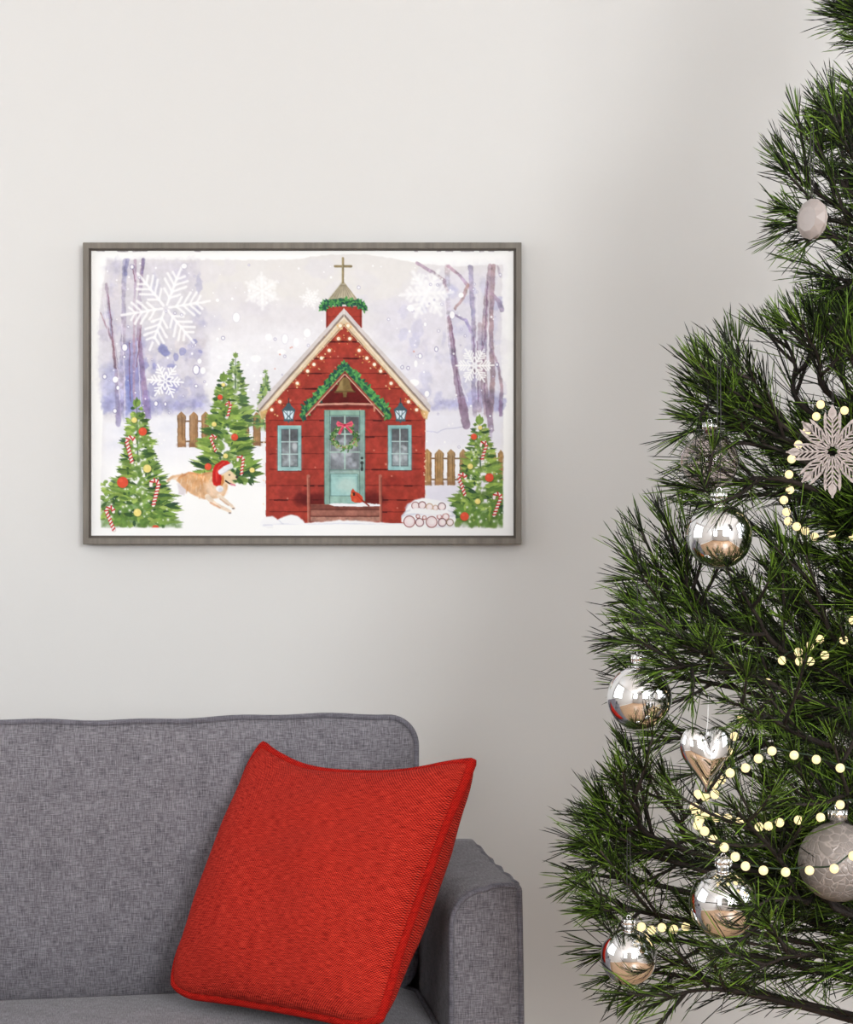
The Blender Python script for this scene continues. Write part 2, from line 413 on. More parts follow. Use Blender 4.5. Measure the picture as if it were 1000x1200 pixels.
    stroke([(500, 505), (512, 506), (522, 502), (545, 499)], 1.2, (200, 200, 226), .7, .1, .8)
    for (x, y) in ((150, 505), (140, 520), (200, 500), (230, 515), (300, 500)):
        dot(x, y, 12, (226, 228, 240), .5, 6, ry=5, jit=3)
    # re-plant the trunks that stand in front of the snow line
    stroke([(143, 470), (140, 486), (139, 497)], 6, (150, 140, 186), .6, .2, .8, 1.2)
    stroke([(172, 460), (174, 488)], 7, (140, 130, 184), .6, .2, .8, 1.2)
    stroke([(541, 470), (546, 498)], 9.5, (146, 122, 146), .8, .2, .8, 1)
    stroke([(571, 470), (575, 503)], 7, (150, 130, 152), .8, .2, .8, 1)
    stroke([(575, 500), (574, 512)], 5, (196, 184, 214), .6, .1, .8, 1.5)
    stroke([(586, 470), (586, 486)], 4, (150, 124, 160), .7, .2, .8, 1)
    # ---- snow flakes of the sky
    def flake(cx, cy, R, rot, w, a, barbs=5, soft=.5):
        for k in range(6):
            t = rot+k*math.pi/3
            c, s = math.cos(t), math.sin(t)
            stroke([(cx+c*R*.08, cy+s*R*.08), (cx+c*R, cy+s*R)], w, (254, 254, 254), a, .0, .5, soft)
            for j in range(barbs):
                u = .24+.6*j/barbs; L = R*(.14+.2*math.sin(math.pi*min(1, (j+.7)/barbs)))
                for sg in (-1, 1):
                    t2 = t+sg*math.radians(50)
                    stroke([(cx+c*R*u, cy+s*R*u), (cx+c*R*u+math.cos(t2)*L, cy+s*R*u+math.sin(t2)*L)], w*.8, (254, 254, 254), a, .0, .4, soft, w*1.0)
    dot(192, 362, 40, (222, 222, 226), .45, 14, jit=4)
    flake(194.5, 361, 52, math.radians(-9), 3.0, .8, 4, 1.2)
    flake(194, 446, 21, math.radians(5), 2.0, .9, 3)
    flake(307, 341, 21, math.radians(28), 3.2, .6, 3, 2.2)
    flake(500, 344, 30, math.radians(-3), 4, .7, 3, 2.4)
    dot(500, 344, 13, (250, 250, 252), .6, 6, jit=2)
    flake(556, 428, 22, math.radians(0), 2.0, .9, 4)
    dot(556, 428, 4, (246, 246, 250), .8, 2)
    flake(364, 350, 13, .2, 2, .6, 2, 1.5)
    # falling snow
    for k in range(230):
        x = U(121, 587); y = U(308, 530)
        side_ = 125 < x < 240 or 500 < x
        r = U(.4, 1.3) if side_ else U(.4, 1.7)
        if rng.rand() < (.4 if side_ else .07): dot(x, y, r+.55, (128, 120, 170), .55, .5, ry=r+.6)
        dot(x, y, r, (254, 254, 255), .9, .5, ry=r*U(.9, 1.2))
    for x, y, r, ry, ring in ((277, 372, 4, 5.5, .15), (261.5, 396, 1.6, 1.6, .7), (334, 397, 3.4, 5.5, .15), (347, 401, 3, 5, 0), (230, 433, 3.4, 5, .8), (238, 434, 3, 4, 0), (146.5, 407, 3, 4, .7), (135.5, 444.5, 3.2, 3.6, .3), (138.5, 454, 1.8, 2.4, .5),
                     (123, 441, 2, 2.3, .8), (135, 481, 2, 2.3, .8), (183, 472.5, 2, 2.6, .8), (194, 473, 1.3, 2, .8), (155, 313, 1.8, 2.2, .7), (146, 418, 1.3, 1.6, .8), (234, 423, 2.5, 3, .1), (216, 312, 3.2, 3, .2), (230, 452, 1.6, 1.6, .6),
                     (511, 409, 1.6, 2.4, .9), (492, 417, 2, 2.6, .6), (471, 430, 1.2, 1.7, .8), (478, 431, 1.2, 1.7, .8), (487, 426, 2, 4, 0), (500, 461, 2.8, 3.6, .2), (529.5, 369, 3, 4.5, .3), (498, 380, 1.6, 2.3, .1), (540, 346, 3, 3, 0), (481, 361, 4, 4, 0), (485, 448, 6, 4, 0),
                     (582, 427, 1.3, 1.6, .8), (574, 487, 1.2, 1.2, .5), (330, 412, 5, 3, 0), (315, 395, 4, 4, 0), (360, 390, 4, 5, 0), (255, 352, 2, 2, 0), (300, 420, 6, 4, 0)):
        if ring: dot(x, y, r+.8, (112, 108, 160), ring*.8, .5, ry=ry+.8)
        dot(x, y, r, (254, 254, 255), .97, .5, ry=ry)

    # ---- fences
    def picket(x0, x1, yt, yb, c=(168, 132, 96), al=1.):
        xm = (x0+x1)/2
        poly([(x0, yt+5), (xm, yt), (x1, yt+5), (x1, yb), (x0+.3, yb)], c, al, .16, .5, hue=.8)
        for k in range(4):
            x = U(x0+1, x1-1); stroke([(x, yt+U(4, 10)), (x+U(-.5, .5), yb-U(1, 12))], .7, (110, 78, 50), .5, .2, .5)
        stroke([(x0+.6, yt+5), (x0+.6, yb)], .8, (120, 92, 66), .6*al, .2, .4)
        stroke([(x1-.6, yt+5), (x1-.6, yb)], .9, (104, 76, 54), .6*al, .2, .4)
        stroke([(x0+1, yb-3), (x1-1, yb-2)], 4, (112, 70, 50), .4*al, .2, .8, 3)
    for y in (493, 516.5):
        stroke([(209, y), (250, y)], 1.9, (132, 104, 78), 1, .15, .3); stroke([(285, y+1), (312, y+1)], 1.9, (132, 104, 78), 1, .15, .3)
    for x0, x1, yt in ((208, 218, 481.5), (222, 232, 481.5), (236, 245.5, 481.5), (284, 292, 481), (296.5, 305.5, 482)):
        picket(x0, x1, yt, 523.5 if x0 < 280 else 522)
    for y in (536.5, 561):
        stroke([(497, y), (590, y)], 1.9, (132, 104, 78), 1, .15, .3)
    for x0, x1, yt in ((495, 505.5, 525), (509, 519.5, 525.5), (523.5, 533, 525), (538, 547, 525), (573, 581, 526), (583, 590, 526)):
        picket(x0, x1, yt, 567.5, (176, 142, 98))

    # ---- fir trees
    G_D = [(52, 82, 48), (62, 96, 50), (44, 74, 52)]
    G_M = [(108, 138, 64), (120, 152, 70), (94, 126, 60), (130, 162, 80)]
    G_L = [(158, 186, 88), (172, 196, 104), (148, 176, 84)]
    def fir(ax, ay, base, hw, layers, lo=.0, tint=1., seed=0, clipx=None, dens=1., lean=0., pale=0.):
        r = np.random.RandomState(seed)
        def cc(l):
            c = np.array(l[r.randint(len(l))], float)*tint
            return tuple(c*(1-pale)+np.array([206, 216, 196])*pale)
        Ht = base-ay
        stroke([(ax, ay+5), (ax+lean*.3, ay+Ht*.5)], .6, cc(G_D), .8, .1, .3, .4, 2)
        # body of washes
        for k in range(layers):
            t = (k+.6)/layers
            y = ay+Ht*t; w = hw*(t**.72)
            if t > .14:
                for q in range(int(9*dens)+2):
                    dot(ax+lean*t+r.uniform(-w*.66, w*.66), y+r.uniform(-4, 4), r.uniform(3, 6)*(.4+.6*t)*min(1, hw/38), cc(G_M), .85, 1.5, ry=r.uniform(3, 5.5)*(.5+.5*t), jit=1.5, var=.16)
        for k in range(layers):
            t = (k+.5)/layers
            y = ay+Ht*t*.965; w = hw*(t**.72)*r.uniform(.80, 1.12)
            n = int((2+t*6)*dens)+1
            for q in range(n):
                for sg in (-1, 1):
                    u = r.uniform(0, .55) if q else .12
                    L = w*(1-u)*r.uniform(.75, 1.05)
                    x0 = ax+lean*t+sg*w*u
                    droop = r.uniform(-.35, .28)-.12
                    l = G_M if r.rand() < .5 else (G_D if r.rand() < .55 else G_L)
                    ang = droop if sg > 0 else math.pi-droop
                    leaf(x0, y+r.uniform(-3, 3)*(.5+t), ang, max(L, 3), r.uniform(3.6, 6.4)*(.45+.6*t)*min(1.1, hw/40+.25), cc(l), r.uniform(.75, 1), .16)
        for k in range(int(26*dens)):
            t = r.uniform(.25, .98); w = hw*t*.7
            x = ax+lean*t+r.uniform(-w, w); y = ay+Ht*t
            leaf(x, y, r.uniform(.2, 2.9), r.uniform(4, 9)*(.4+.6*t), r.uniform(2, 3.4), cc(G_D if r.rand() < .6 else G_L), .8)
        for q in (-.5, 0, .5): leaf(ax+q*2*hw/45, ay+11*hw/45, -math.pi/2+q*.5, (13-abs(q)*6)*hw/45, 5*hw/45, cc(G_M), .95)
    def bauble(x, y, r, c):
        dot(x+.5, y+.6, r+.5, (66, 78, 44), .5, .9)
        dot(x, y, r, c, 1, .4, var=.06)
        dot(x-r*.3, y-r*.35, r*.35, tuple(min(255, v+22) for v in c), .6, .7)
    RED, YEL = (222, 84, 58), (240, 222, 132)
    def cane(x, y, h, lean, flip=1):
        # hook to the right when flip=1; (x, y) the top of the straight part
        pts = [(x+lean, y+h), (x, y)]
        r_ = h*.19
        for k in range(1, 7):
            a = math.pi-k*math.pi/6*1.05
            pts.append((x+flip*(r_+math.cos(a)*r_), y-math.sin(a)*r_*1.15))
        w = max(2.2, h*.155)
        stroke(pts, w+.8, (80, 66, 50), .45, .1, 0, .6)
        stroke(pts, w, (250, 244, 240), 1, .02, 0, .4)
        P = np.array(pts); seg = np.hypot(*(P[1:]-P[:-1]).T); cum = np.r_[0, np.cumsum(seg)]
        d = 1.2
        while d < cum[-1]-.6:
            i = min(np.searchsorted(cum, d)-1, len(seg)-1); u = (d-cum[i])/seg[i]
            q = P[i]+(P[i+1]-P[i])*u; tg = (P[i+1]-P[i])/seg[i]; nn = np.array([-tg[1], tg[0]])
            stroke([q-nn*w*.5-tg*.8, q+nn*w*.5+tg*.8], 1.7, (204, 40, 42), 1, .05, 0, .35)
            d += 3.9
    def sparkle(n, x0, x1, y0, y1, ax=None, ay=None, hw=None, Ht=None):
        for k in range(n):
            x = U(x0, x1); y = U(y0, y1)
            if ax is not None and abs(x-ax) > hw*(y-ay)/Ht*.8: continue
            r = U(.4, 1.2); dot(x, y, r*2, (240, 246, 230), .35, r); dot(x, y, r*.8, (255, 255, 252), .9, .4)
    # far saplings
    fir(276, 413, 500, 26, 13, tint=1.0, seed=3, dens=.7, pale=.12)
    fir(311, 433, 500, 16, 9, tint=1.05, seed=4, dens=.7, pale=.15)
    # fir behind the dog
    fir(262, 436, 563, 46, 17, seed=8, dens=1.0, lean=3)
    for k in range(24):
        leaf(U(240, 295), U(545, 562), U(.3, 2.8), U(6, 12), U(3, 4.5), pick(G_D), .9)
    # left fir
    fir(160.5, 466, 614, 45, 18, seed=5, dens=1.25, lean=5)
    poly([(119, 588), (130, 584), (150, 588), (178, 590), (196, 598), (208, 608), (212, 617), (119, 616)], (92, 130, 60), .75, .25, 3, 3)
    for k in range(50):
        leaf(U(121, 202), U(575, 612), U(-.5, 3.6), U(6, 14), U(3, 5), pick(G_D+G_M+G_M+G_L), .85)
    for k in range(26):
        leaf(U(170, 196), U(590, 614), U(-.35, .3), U(9, 22), U(3.5, 6), pick(G_D+G_M+G_M+G_L), .9)
        leaf(U(121, 135), U(560, 612), math.pi+U(-.4, .4), U(4, 10), U(3.5, 6), pick(G_M+G_L), .9)
    # right fir
    fir(561.5, 486, 614, 46, 16, seed=12, dens=1.2, lean=4)
    poly([(534, 592), (548, 586), (570, 588), (589, 584), (589, 616), (548, 617), (536, 608)], (96, 132, 62), .75, .25, 3, 3)
    for k in range(40):
        leaf(U(535, 585), U(575, 610), U(-.5, 3.6), U(6, 13), U(3, 5), pick(G_D+G_M+G_M+G_L), .85)
    # clean paper right of the wash and under it
    for p in ([(589.5, 480), (604, 480), (604, 630), (589, 630)], [(107, 617.5), (604, 617.5), (604, 630), (107, 630)], [(106, 480), (121, 480), (118.3, 560), (118.6, 630), (106, 630)], [(216.5, 600), (222, 560), (312, 570), (312, 630), (214, 630)]):
        poly(p, (254, 254, 253), 1, 0, .8, .8)
    sparkle(90, 125, 205, 500, 612, 163, 466, 50, 148); sparkle(70, 525, 588, 520, 612, 564, 486, 46, 128); sparkle(24, 245, 295, 450, 555, 264, 436, 46, 127)
    for a in ((157.6, 491.7, 3.3, YEL), (167.5, 505, 4.8, RED), (172.8, 548.2, 4.7, YEL), (144, 564.3, 6.5, RED), (161.4, 599.5, 4.5, YEL),
              (261.8, 450.5, 2.2, YEL), (258, 465, 3, RED), (251, 496.5, 2.8, YEL), (275, 511.5, 4, RED), (264.5, 533.5, 2.8, YEL), (244, 546, 4, RED), (295.5, 550, 3, YEL),
              (562.3, 500.5, 2.5, YEL), (555, 511, 3.5, RED), (550.7, 545.7, 3.3, YEL), (573, 558.7, 5, RED), (559.5, 586.5, 3.3, YEL), (544, 604, 5, RED)):
        bauble(*a)
    poly([(178, 617), (180, 614.5), (185, 614.5), (187, 617)], RED, 1, .05, .2)
    cane(149, 517, 24, 6); cane(186, 567, 24, -6, -1); cane(125, 598, 22, 9)
    cane(270.5, 474, 13, -3.5, -1); cane(247, 513, 15, 6); cane(285, 538, 17, -2, -1)
    cane(569.5, 521, 17, -5, -1); cane(537.5, 559, 20, 7); cane(586.5, 582, 21, -8, -1)

    # ---- the dog in a red pointed cap
    FUR, FURD, FURL = (222, 174, 128), (196, 128, 80), (240, 220, 198)
    stroke([(222, 561), (212, 560), (201, 559), (196, 563)], 4, FURL, 1, .1, .6, 1, 3)
    stroke([(214, 556), (203, 557.5), (197, 561)], 3, FUR, .8, .15, .6, 1)
    poly([(208, 566), (216, 562), (220, 574), (216, 579), (210, 578)], (226, 218, 222), 1, .08, .7, 1)
    body = [(207, 562), (213, 555), (222, 552), (235, 554), (248, 552), (258, 553), (266, 562), (267, 572), (263, 580), (254, 583), (240, 584), (228, 580), (219, 574), (211, 566)]
    poly(body, FUR, 1, .12, .6, .8, hue=1)
    for k in range(60):
        x, y = U(212, 258), U(553, 580)
        if y > 562+ (x-212)*.5+8: continue
        stroke([(x, y), (x+U(-2, 2), y+U(3, 6))], 1.2, pick([FURD, FURL, (214, 150, 96), (232, 196, 158)]), .5, .1, .4, .6)
    stroke([(210, 559), (221, 553), (236, 556), (246, 553)], 2, FURD, .55, .2, .6, 1.2)
    poly([(240, 566), (252, 560), (264, 566), (266, 576), (258, 582), (244, 583)], (240, 214, 190), .75, .08, .8, 3)
    stroke([(243, 581), (252, 590), (262, 594.5), (270, 598.5)], 6, FURL, 1, .1, .5, .8, 3.4)
    stroke([(247, 588), (258, 594)], 2, (214, 150, 110), .6, .1, .5, 1)
    stroke([(257, 580), (264, 586), (271, 591), (274, 594.5)], 5, FURL, 1, .1, .5, .8, 3)
    stroke([(258, 584), (268, 591)], 1.6, (206, 160, 130), .6, .1, .5, .8)
    for x, y in ((269.5, 600), (273.5, 594.8)): dot(x, y, 1.6, (110, 96, 92), .8, .6, ry=.9)
    # head
    poly([(259, 556), (262, 551), (270, 550.5), (274, 554), (278, 558), (277.5, 561), (272, 562), (276, 567), (272, 568.5), (266, 566), (261, 568), (257, 563)], (240, 214, 176), 1, .06, .4, .6)
    poly([(258, 557), (262, 556), (263, 565), (259, 570), (256, 566)], (206, 136, 74), 1, .12, .4, .5)
    stroke([(264.5, 562.5), (268, 565), (272, 566.5)], 1.9, (44, 32, 32), 1, .05, .2, .4, 1.3)
    stroke([(270.5, 566.4), (275.5, 567.8)], 1.8, (226, 130, 160), 1, .05, .2, .5)
    dot(277.6, 558.2, 1.5, (60, 50, 52), 1, .5); dot(269, 555.6, 1, (54, 40, 38), 1, .4)
    # cap
    poly([(249, 563), (249, 552), (252, 544), (260, 538.5), (267, 539), (271, 543), (270, 546), (262, 549), (259, 553), (260, 560), (258.5, 567), (254, 568.5), (250.5, 567)], (204, 38, 34), 1, .12, .4, .5)
    stroke([(254, 563), (253.5, 553), (257, 545), (263, 541)], 1.6, (232, 84, 74), .7, .1, .4, .8); stroke([(258.5, 566), (257.5, 556), (261, 549)], 1.2, (140, 22, 26), .7, .1, .3, .6)
    stroke([(259, 552), (263.5, 548.5), (270.5, 545.5)], 6.4, (238, 238, 244), 1, .06, .6, .8); stroke([(260, 554.5), (271, 548.5)], 1.4, (190, 190, 206), .6, .1, .6, .8)
    dot(257.5, 571.5, 4.2, (240, 240, 244), 1, .8, ry=3.8, jit=.8); dot(258.5, 573, 2.4, (206, 206, 218), .6, 1.2)

    # ---- the chapel
    WALL = (164, 60, 48)
    wall = [(311.5, 468), (403, 371), (498.5, 470), (497.5, 612), (311.5, 612)]
    # cupola
    poly([(382, 359), (424, 359), (424, 384), (382, 384)], WALL, 1, .12, .2)
    for x in (383, 422.5): stroke([(x, 360), (x, 384)], 1.6, (120, 36, 32), .8, .15, .2)
    stroke([(384, 371), (424, 371)], .8, (110, 34, 30), .7, .2, .3)
    poly([(402, 329), (380, 357), (424, 357)], (190, 180, 156), 1, .1, .2)
    for k in range(9):
        x = 382+k*5; stroke([(402+(x-402)*.15, 334), (x, 357)], .8, (134, 124, 100), .6, .2, .2)
    poly([(380, 357), (402, 329), (398, 344), (390, 357)], (160, 150, 124), .5, .1, .4, 1.5)
    stroke([(401.7, 303), (401.7, 331)], 2.8, (150, 134, 98), 1, .15, .1); stroke([(392.5, 312.3), (411.5, 312.3)], 2.8, (150, 134, 98), 1, .15, .1)
    stroke([(400.9, 303), (400.9, 331)], .8, (196, 184, 150), .8, .1, .1)
    HOL = [(40, 96, 72), (72, 142, 78), (104, 170, 92), (34, 76, 70), (88, 156, 84)]
    def garland(pts, w, n):
        P = np.array(pts, float); seg = np.hypot(*(P[1:]-P[:-1]).T); cum = np.r_[0, np.cumsum(seg)]
        stroke(pts, w*.62, (48, 100, 66), 1, .2, .8, 1)
        for k in range(n):
            d = U(0, cum[-1]); i = min(max(np.searchsorted(cum, d)-1, 0), len(seg)-1); u = (d-cum[i])/seg[i]
            q = P[i]+(P[i+1]-P[i])*u
            a = U(0, 6.28); o = U(0, w*.25)
            leaf(q[0]+math.cos(a)*o, q[1]+math.sin(a)*o, a, w*U(.28, .5), w*U(.16, .28), pick(HOL), 1, .12)
    garland([(377, 361), (384, 355), (402, 353.5), (420, 355), (427, 361)], 11, 130)
    # body
    poly(wall, WALL, 1, .17, .25, hue=.3)
    for k in range(46):
        x, y = U(326, 484), U(400, 600)
        if abs(x-403) > (y-372)*.95-14: continue
        dot(x, y, U(4, 14), pick([(146, 44, 36), (182, 76, 58), (128, 36, 32), (176, 66, 50)]), U(.2, .45), 4, ry=U(2, 6), jit=3, var=.1)
    for y in (400, 419.5, 437, 455, 473, 492, 511, 531, 549, 568, 584.5, 598.6):
        xl = 403-(y-371)*.98 if y < 466 else 312; xr = 403+(y-371)*.98 if y < 466 else 498
        stroke([(xl+4, y), ((xl+xr)/2, y+U(-.5, .5)), (xr-4, y+U(-.4, .4))], .9, (88, 24, 22), .7, .3, .4, .4)
        for k in range(4):
            x = U(xl+6, max(xl+7, xr-18)); stroke([(x, y+.4), (x+U(5, 16), y+.4)], 1.7, (66, 18, 18), .8, .2, .3, .5)
    poly([(403, 372), (396, 376), (311, 466), (311, 478), (403, 382), (498, 480), (498, 468), (410, 376)], (92, 30, 24), .6, .1, .4, 3)
    for x, y, w in ((370, 585, 14), (436, 585, 14), (355, 584, 10), (450, 530, 0), (340, 545, 0)):
        if w: dot(x, y, w, (84, 20, 20), .7, 6, ry=8, jit=2)
    # roof verge boards
    for sg in (-1, 1):
        def q(x, y): return (403+sg*x, y)
        poly([q(0, 361.5), q(101.5, 476), q(97, 490), q(92, 482), q(0, 382)], (226, 206, 174), 1, .08, .3)
        poly([q(0, 361.5), q(102, 475), q(99, 481), q(0, 369)], (214, 206, 204), 1, .06, .3)
        stroke([q(0, 369), q(99.5, 481)], 2.2, (140, 122, 112), .9, .12, .3)
        stroke([q(0, 372), q(97, 483.5)], 1.5, (238, 226, 206), .9, .08, .3)
        poly([q(88, 478), q(98, 482), q(97, 491), q(93, 490)], (214, 176, 116), .9, .12, .4, .8)
        stroke([q(0, 380), q(91, 481)], 1, (110, 60, 40), .6, .2, .3)
    stroke([(403, 361.5), (403, 372)], 1, (236, 228, 224), .8, .05)
    # fairy lights along the gable
    GL = [(460, 175), (408, 240), (365, 283), (323, 318), (288, 355), (230, 423), (133, 525), (88, 570), (470, 103)]
    for gx_, gy_ in GL:
        for sg in (-1, 1):
            x = 300+gx_/4.762; y = 360+gy_/4.762
            if sg > 0: x = 403.2+(403.2-x)
            dot(x, y, 3.6, (224, 150, 90), .4, 2.6); dot(x, y, 2.0, (255, 244, 224), 1, .6)
            for k in range(4):
                dot(x+U(-7, 7), y+U(-5, 8), U(.5, 1), pick([(238, 196, 120), (250, 226, 170), (214, 160, 80)]), .9, .4)
    for k in range(40):
        t = U(0, 1); sg = pick([-1, 1]); dot(403+sg*(12+82*t)+U(-3, 3), 388+96*t+U(-4, 6), U(.4, .9), pick([(238, 196, 120), (250, 230, 190)]), .8, .4)
    for x in (499, 497, 310):
        for k in range(9): dot(x+U(-1.5, 1.5), U(480, 590), U(.5, 1.1), (250, 226, 196), .8, .4)
    for k in range(26): dot(U(316, 492), U(395, 600), U(.6, 1.3), (222, 150, 130), .7, .5)
    # porch gable
    poly([(404, 437), (371, 474), (438, 474)], (104, 22, 22), 1, .2, .4)
    poly([(358, 487), (404, 434), (452, 488), (447, 490), (437, 478), (371, 478), (362, 490)], (90, 22, 20), .7, .15, .6, 1.5)
    garland([(355, 487), (360, 477), (374, 463), (388, 446), (404, 428), (420, 446), (436, 463), (450, 477), (455, 487)], 13, 420)
    for sg in (-1, 1):
        stroke([(404, 436), (404+sg*45, 485.5)], 2.6, (150, 72, 58), 1, .12, .2); stroke([(404, 438), (404+sg*45, 487)], 1.2, (222, 178, 156), .95, .1, .2)
    stroke([(372, 473.5), (404, 472.6), (437, 473.5)], 2.2, (216, 158, 138), 1, .1, .4); stroke([(372, 475.2), (437, 475.2)], 1, (126, 60, 50), .8, .1, .3); stroke([(438, 473), (438.5, 481)], 2, (200, 132, 110), 1, .1, .3)
    poly([(402, 442), (406, 442), (410, 447), (412, 455), (416, 459), (391.5, 459.5), (396, 454), (398, 447)], (128, 106, 64), 1, .2, .5, .4)
    poly([(398, 448), (402, 443), (402, 456), (394, 458)], (168, 146, 98), .7, .15, .5, 1); stroke([(392, 458.5), (416, 458.3)], 1.4, (92, 72, 40), .8, .2, .3)
    poly([(401.5, 459), (406.5, 459), (406, 465), (402, 465)], (120, 96, 56), 1, .15, .3)
    dot(404, 437, 1.2, (70, 30, 26), .8)
    # windows
    AQ, AQD = (150, 200, 198), (96, 150, 152)
    def win(x0, y0, x1, y1):
        poly([(x0, y0), (x1, y0), (x1, y1), (x0, y1)], AQ, 1, .1, .2, hue=-.6)
        stroke([(x0, y1+.6), (x1, y1+.6)], 1, (70, 24, 24), .7, .1, .2); stroke([(x0-.4, y0), (x0-.4, y1)], .8, (84, 110, 112), .8, .2, .2); stroke([(x1, y0), (x1, y1)], .8, (84, 110, 112), .7, .2, .2)
        ix0, iy0, ix1, iy1 = x0+4.4, y0+4.6, x1-4.2, y1-4.8
        poly([(ix0, iy0), (ix1, iy0), (ix1, iy1), (ix0, iy1)], (106, 110, 114), 1, .25, .1)
        m = (iy0+iy1)/2
        poly([(ix0, m), (ix1, m), (ix1, iy1), (ix0, iy1)], (168, 178, 182), .85, .25, .6, 8)
        for k in range(8): dot(U(ix0+2, ix1-2), U(iy0+14, iy1-2), U(1.5, 3), pick([(206, 212, 216), (120, 124, 128), (186, 194, 198)]), .6, 1.5, ry=U(2, 5), jit=1)
        poly([(ix0, iy0), (ix1, iy0), (ix1, iy0+13), (ix0, iy0+13)], (84, 86, 90), .6, .2, .5, 4)
        stroke([(ix0, iy0), (ix1, iy0), (ix1, iy1), (ix0, iy1), (ix0, iy0)], .8, (64, 84, 88), .9, .1, .1)
        xm = (ix0+ix1)/2; w3 = (iy1-iy0)/3
        stroke([(xm, iy0), (xm, iy1)], 1.3, (190, 214, 212), 1, .1, .1)
        for k in (1, 2): stroke([(ix0, iy0+w3*k), (ix1, iy0+w3*k)], 1.2, (190, 214, 212), 1, .1, .1)
    win(325.6, 498, 353, 550.6); win(454.8, 497.6, 482, 550)
    # lanterns
    for cx in (338.3, 469.2):
        c = (66, 92, 100)
        poly([(cx-7.4, 480), (cx+7.4, 480), (cx+4.6, 491.5), (cx-4.6, 491.5)], (214, 230, 238), 1, .05, .2)
        stroke([(cx-6, 481), (cx+3.6, 491)], .9, c, 1, .1, .1); stroke([(cx+6, 481), (cx-3.6, 491)], .9, c, 1, .1, .1)
        stroke([(cx-7.2, 480), (cx-4.6, 491.5)], 1, c, 1, .1, .1); stroke([(cx+7.2, 480), (cx+4.6, 491.5)], 1, c, 1, .1, .1); stroke([(cx-2, 480), (cx-1, 491)], .8, c, .9, .1, .1); stroke([(cx+2, 480), (cx+1, 491)], .8, c, .9, .1, .1)
        poly([(cx-1.6, 471.5), (cx+1.6, 471.5), (cx+3, 475), (cx+7.8, 479.6), (cx+7.8, 480.8), (cx-7.8, 480.8), (cx-7.8, 479.6), (cx-3, 475)], c, 1, .15, .2)
        stroke([(cx, 466.5), (cx, 472)], 1.2, (50, 60, 64), 1, .1, .1); stroke([(cx-4.8, 492), (cx+4.8, 492)], 2.4, c, 1, .15, .1); dot(cx, 494, 1, c)
    # door
    DR = (150, 184, 172)
    poly([(380, 480), (427.5, 480), (427.5, 590), (380.5, 590)], DR, 1, .12, .2, hue=.8)
    poly([(380, 480), (386.5, 480), (386.5, 590), (380.5, 590)], (128, 160, 148), .7, .12, .3); poly([(421.5, 480), (427.5, 480), (427.5, 590), (421.5, 590)], (132, 166, 156), .7, .12, .3)
    poly([(380, 480), (427.5, 480), (427.5, 486), (380, 486)], (140, 176, 158), .8, .12, .3)
    for x in (380, 386.4, 421.4, 427.6): stroke([(x, 481), (x, 590)], .8, (74, 96, 90), .8, .2, .2)
    stroke([(386, 486.3), (421, 486.3)], .8, (74, 96, 90), .8, .2, .2)
    poly([(387.5, 487.5), (420.5, 487.5), (420.5, 549), (387.5, 549)], (92, 94, 98), 1, .2, .1)
    poly([(387.5, 518), (420.5, 518), (420.5, 549), (387.5, 549)], (158, 164, 172), .9, .22, .5, 8)
    for k in range(14): dot(U(389, 419), U(515, 547), U(2, 4), pick([(186, 192, 200), (128, 132, 140), (204, 208, 214)]), .5, 2, jit=1)
    for y in (508, 529): stroke([(387, y), (421, y)], 1.6, (170, 198, 188), 1, .1, .1)
    stroke([(404, 487), (404, 549)], 1.8, (170, 198, 188), 1, .1, .1)
    stroke([(387, 549.8), (421, 549.8)], 1.2, (92, 122, 116), .8, .1, .2)
    poly([(387.5, 554.5), (419.5, 554.5), (419.5, 580), (387.5, 580)], (158, 198, 194), 1, .1, .2)
    dot(406, 568, 11, (190, 214, 206), .8, 6, ry=8, jit=2)
    stroke([(387.5, 554.5), (419.5, 554.5), (419.5, 580), (387.5, 580), (387.5, 554.5)], .9, (98, 134, 130), .9, .15, .2); stroke([(389.5, 557), (418, 557), (418, 578)], .7, (110, 146, 142), .7, .15, .2)
    for y in (536, 548, 549.5): dot(424, y, 1.6, (52, 60, 58), 1, .5)
    stroke([(424, 541), (424, 550)], 1.7, (52, 60, 58), 1, .1, .1); dot(424, 541.5, 2, (52, 60, 58), 1, .5)
    # wreath and bow
    for k in range(190):
        a = U(0, 6.28); r = U(10, 16)
        leaf(403.6+math.cos(a)*r, 511.5+math.sin(a)*r*.93, a+U(-.9, .9)+1.2, U(3, 5), U(1.4, 2.4), pick([(72, 116, 58), (98, 142, 74), (130, 164, 96), (56, 92, 54), (156, 172, 116)]), .95, .1)
    for k in range(20):
        a = U(0, 6.28); dot(403.6+math.cos(a)*13, 511.5+math.sin(a)*12, .6, pick([(196, 60, 60), (236, 226, 200)]), .9, .3)
    BOW, BOWD = (226, 96, 118), (170, 40, 66)
    poly([(403, 496.5), (395.5, 492.5), (393.8, 496), (395.5, 499.5), (403, 498.5)], BOW, 1, .1, .2); poly([(404.5, 496.5), (412, 492.5), (414, 496), (412, 499.5), (404.5, 498.5)], BOW, 1, .1, .2)
    stroke([(402.5, 498.5), (400, 502), (397.8, 507)], 2.6, BOW, 1, .1, .2, .4, 3.2); stroke([(405, 498.5), (408.5, 502), (411.5, 505.5)], 2.6, BOW, 1, .1, .2, .4, 3.2)
    for p in ([(403, 497.3), (396, 496)], [(404.5, 497.3), (412, 496)], [(402, 500), (399, 505)], [(406, 500), (410, 504)]): stroke(p, .8, BOWD, .9, .1, .1)
    dot(403.8, 497.4, 1.5, BOWD, 1, .4)
    # porch steps, posts, snow, red bird
    poly([(364, 590), (446, 590), (446, 610), (364, 610)], (150, 94, 80), 1, .2, .3)
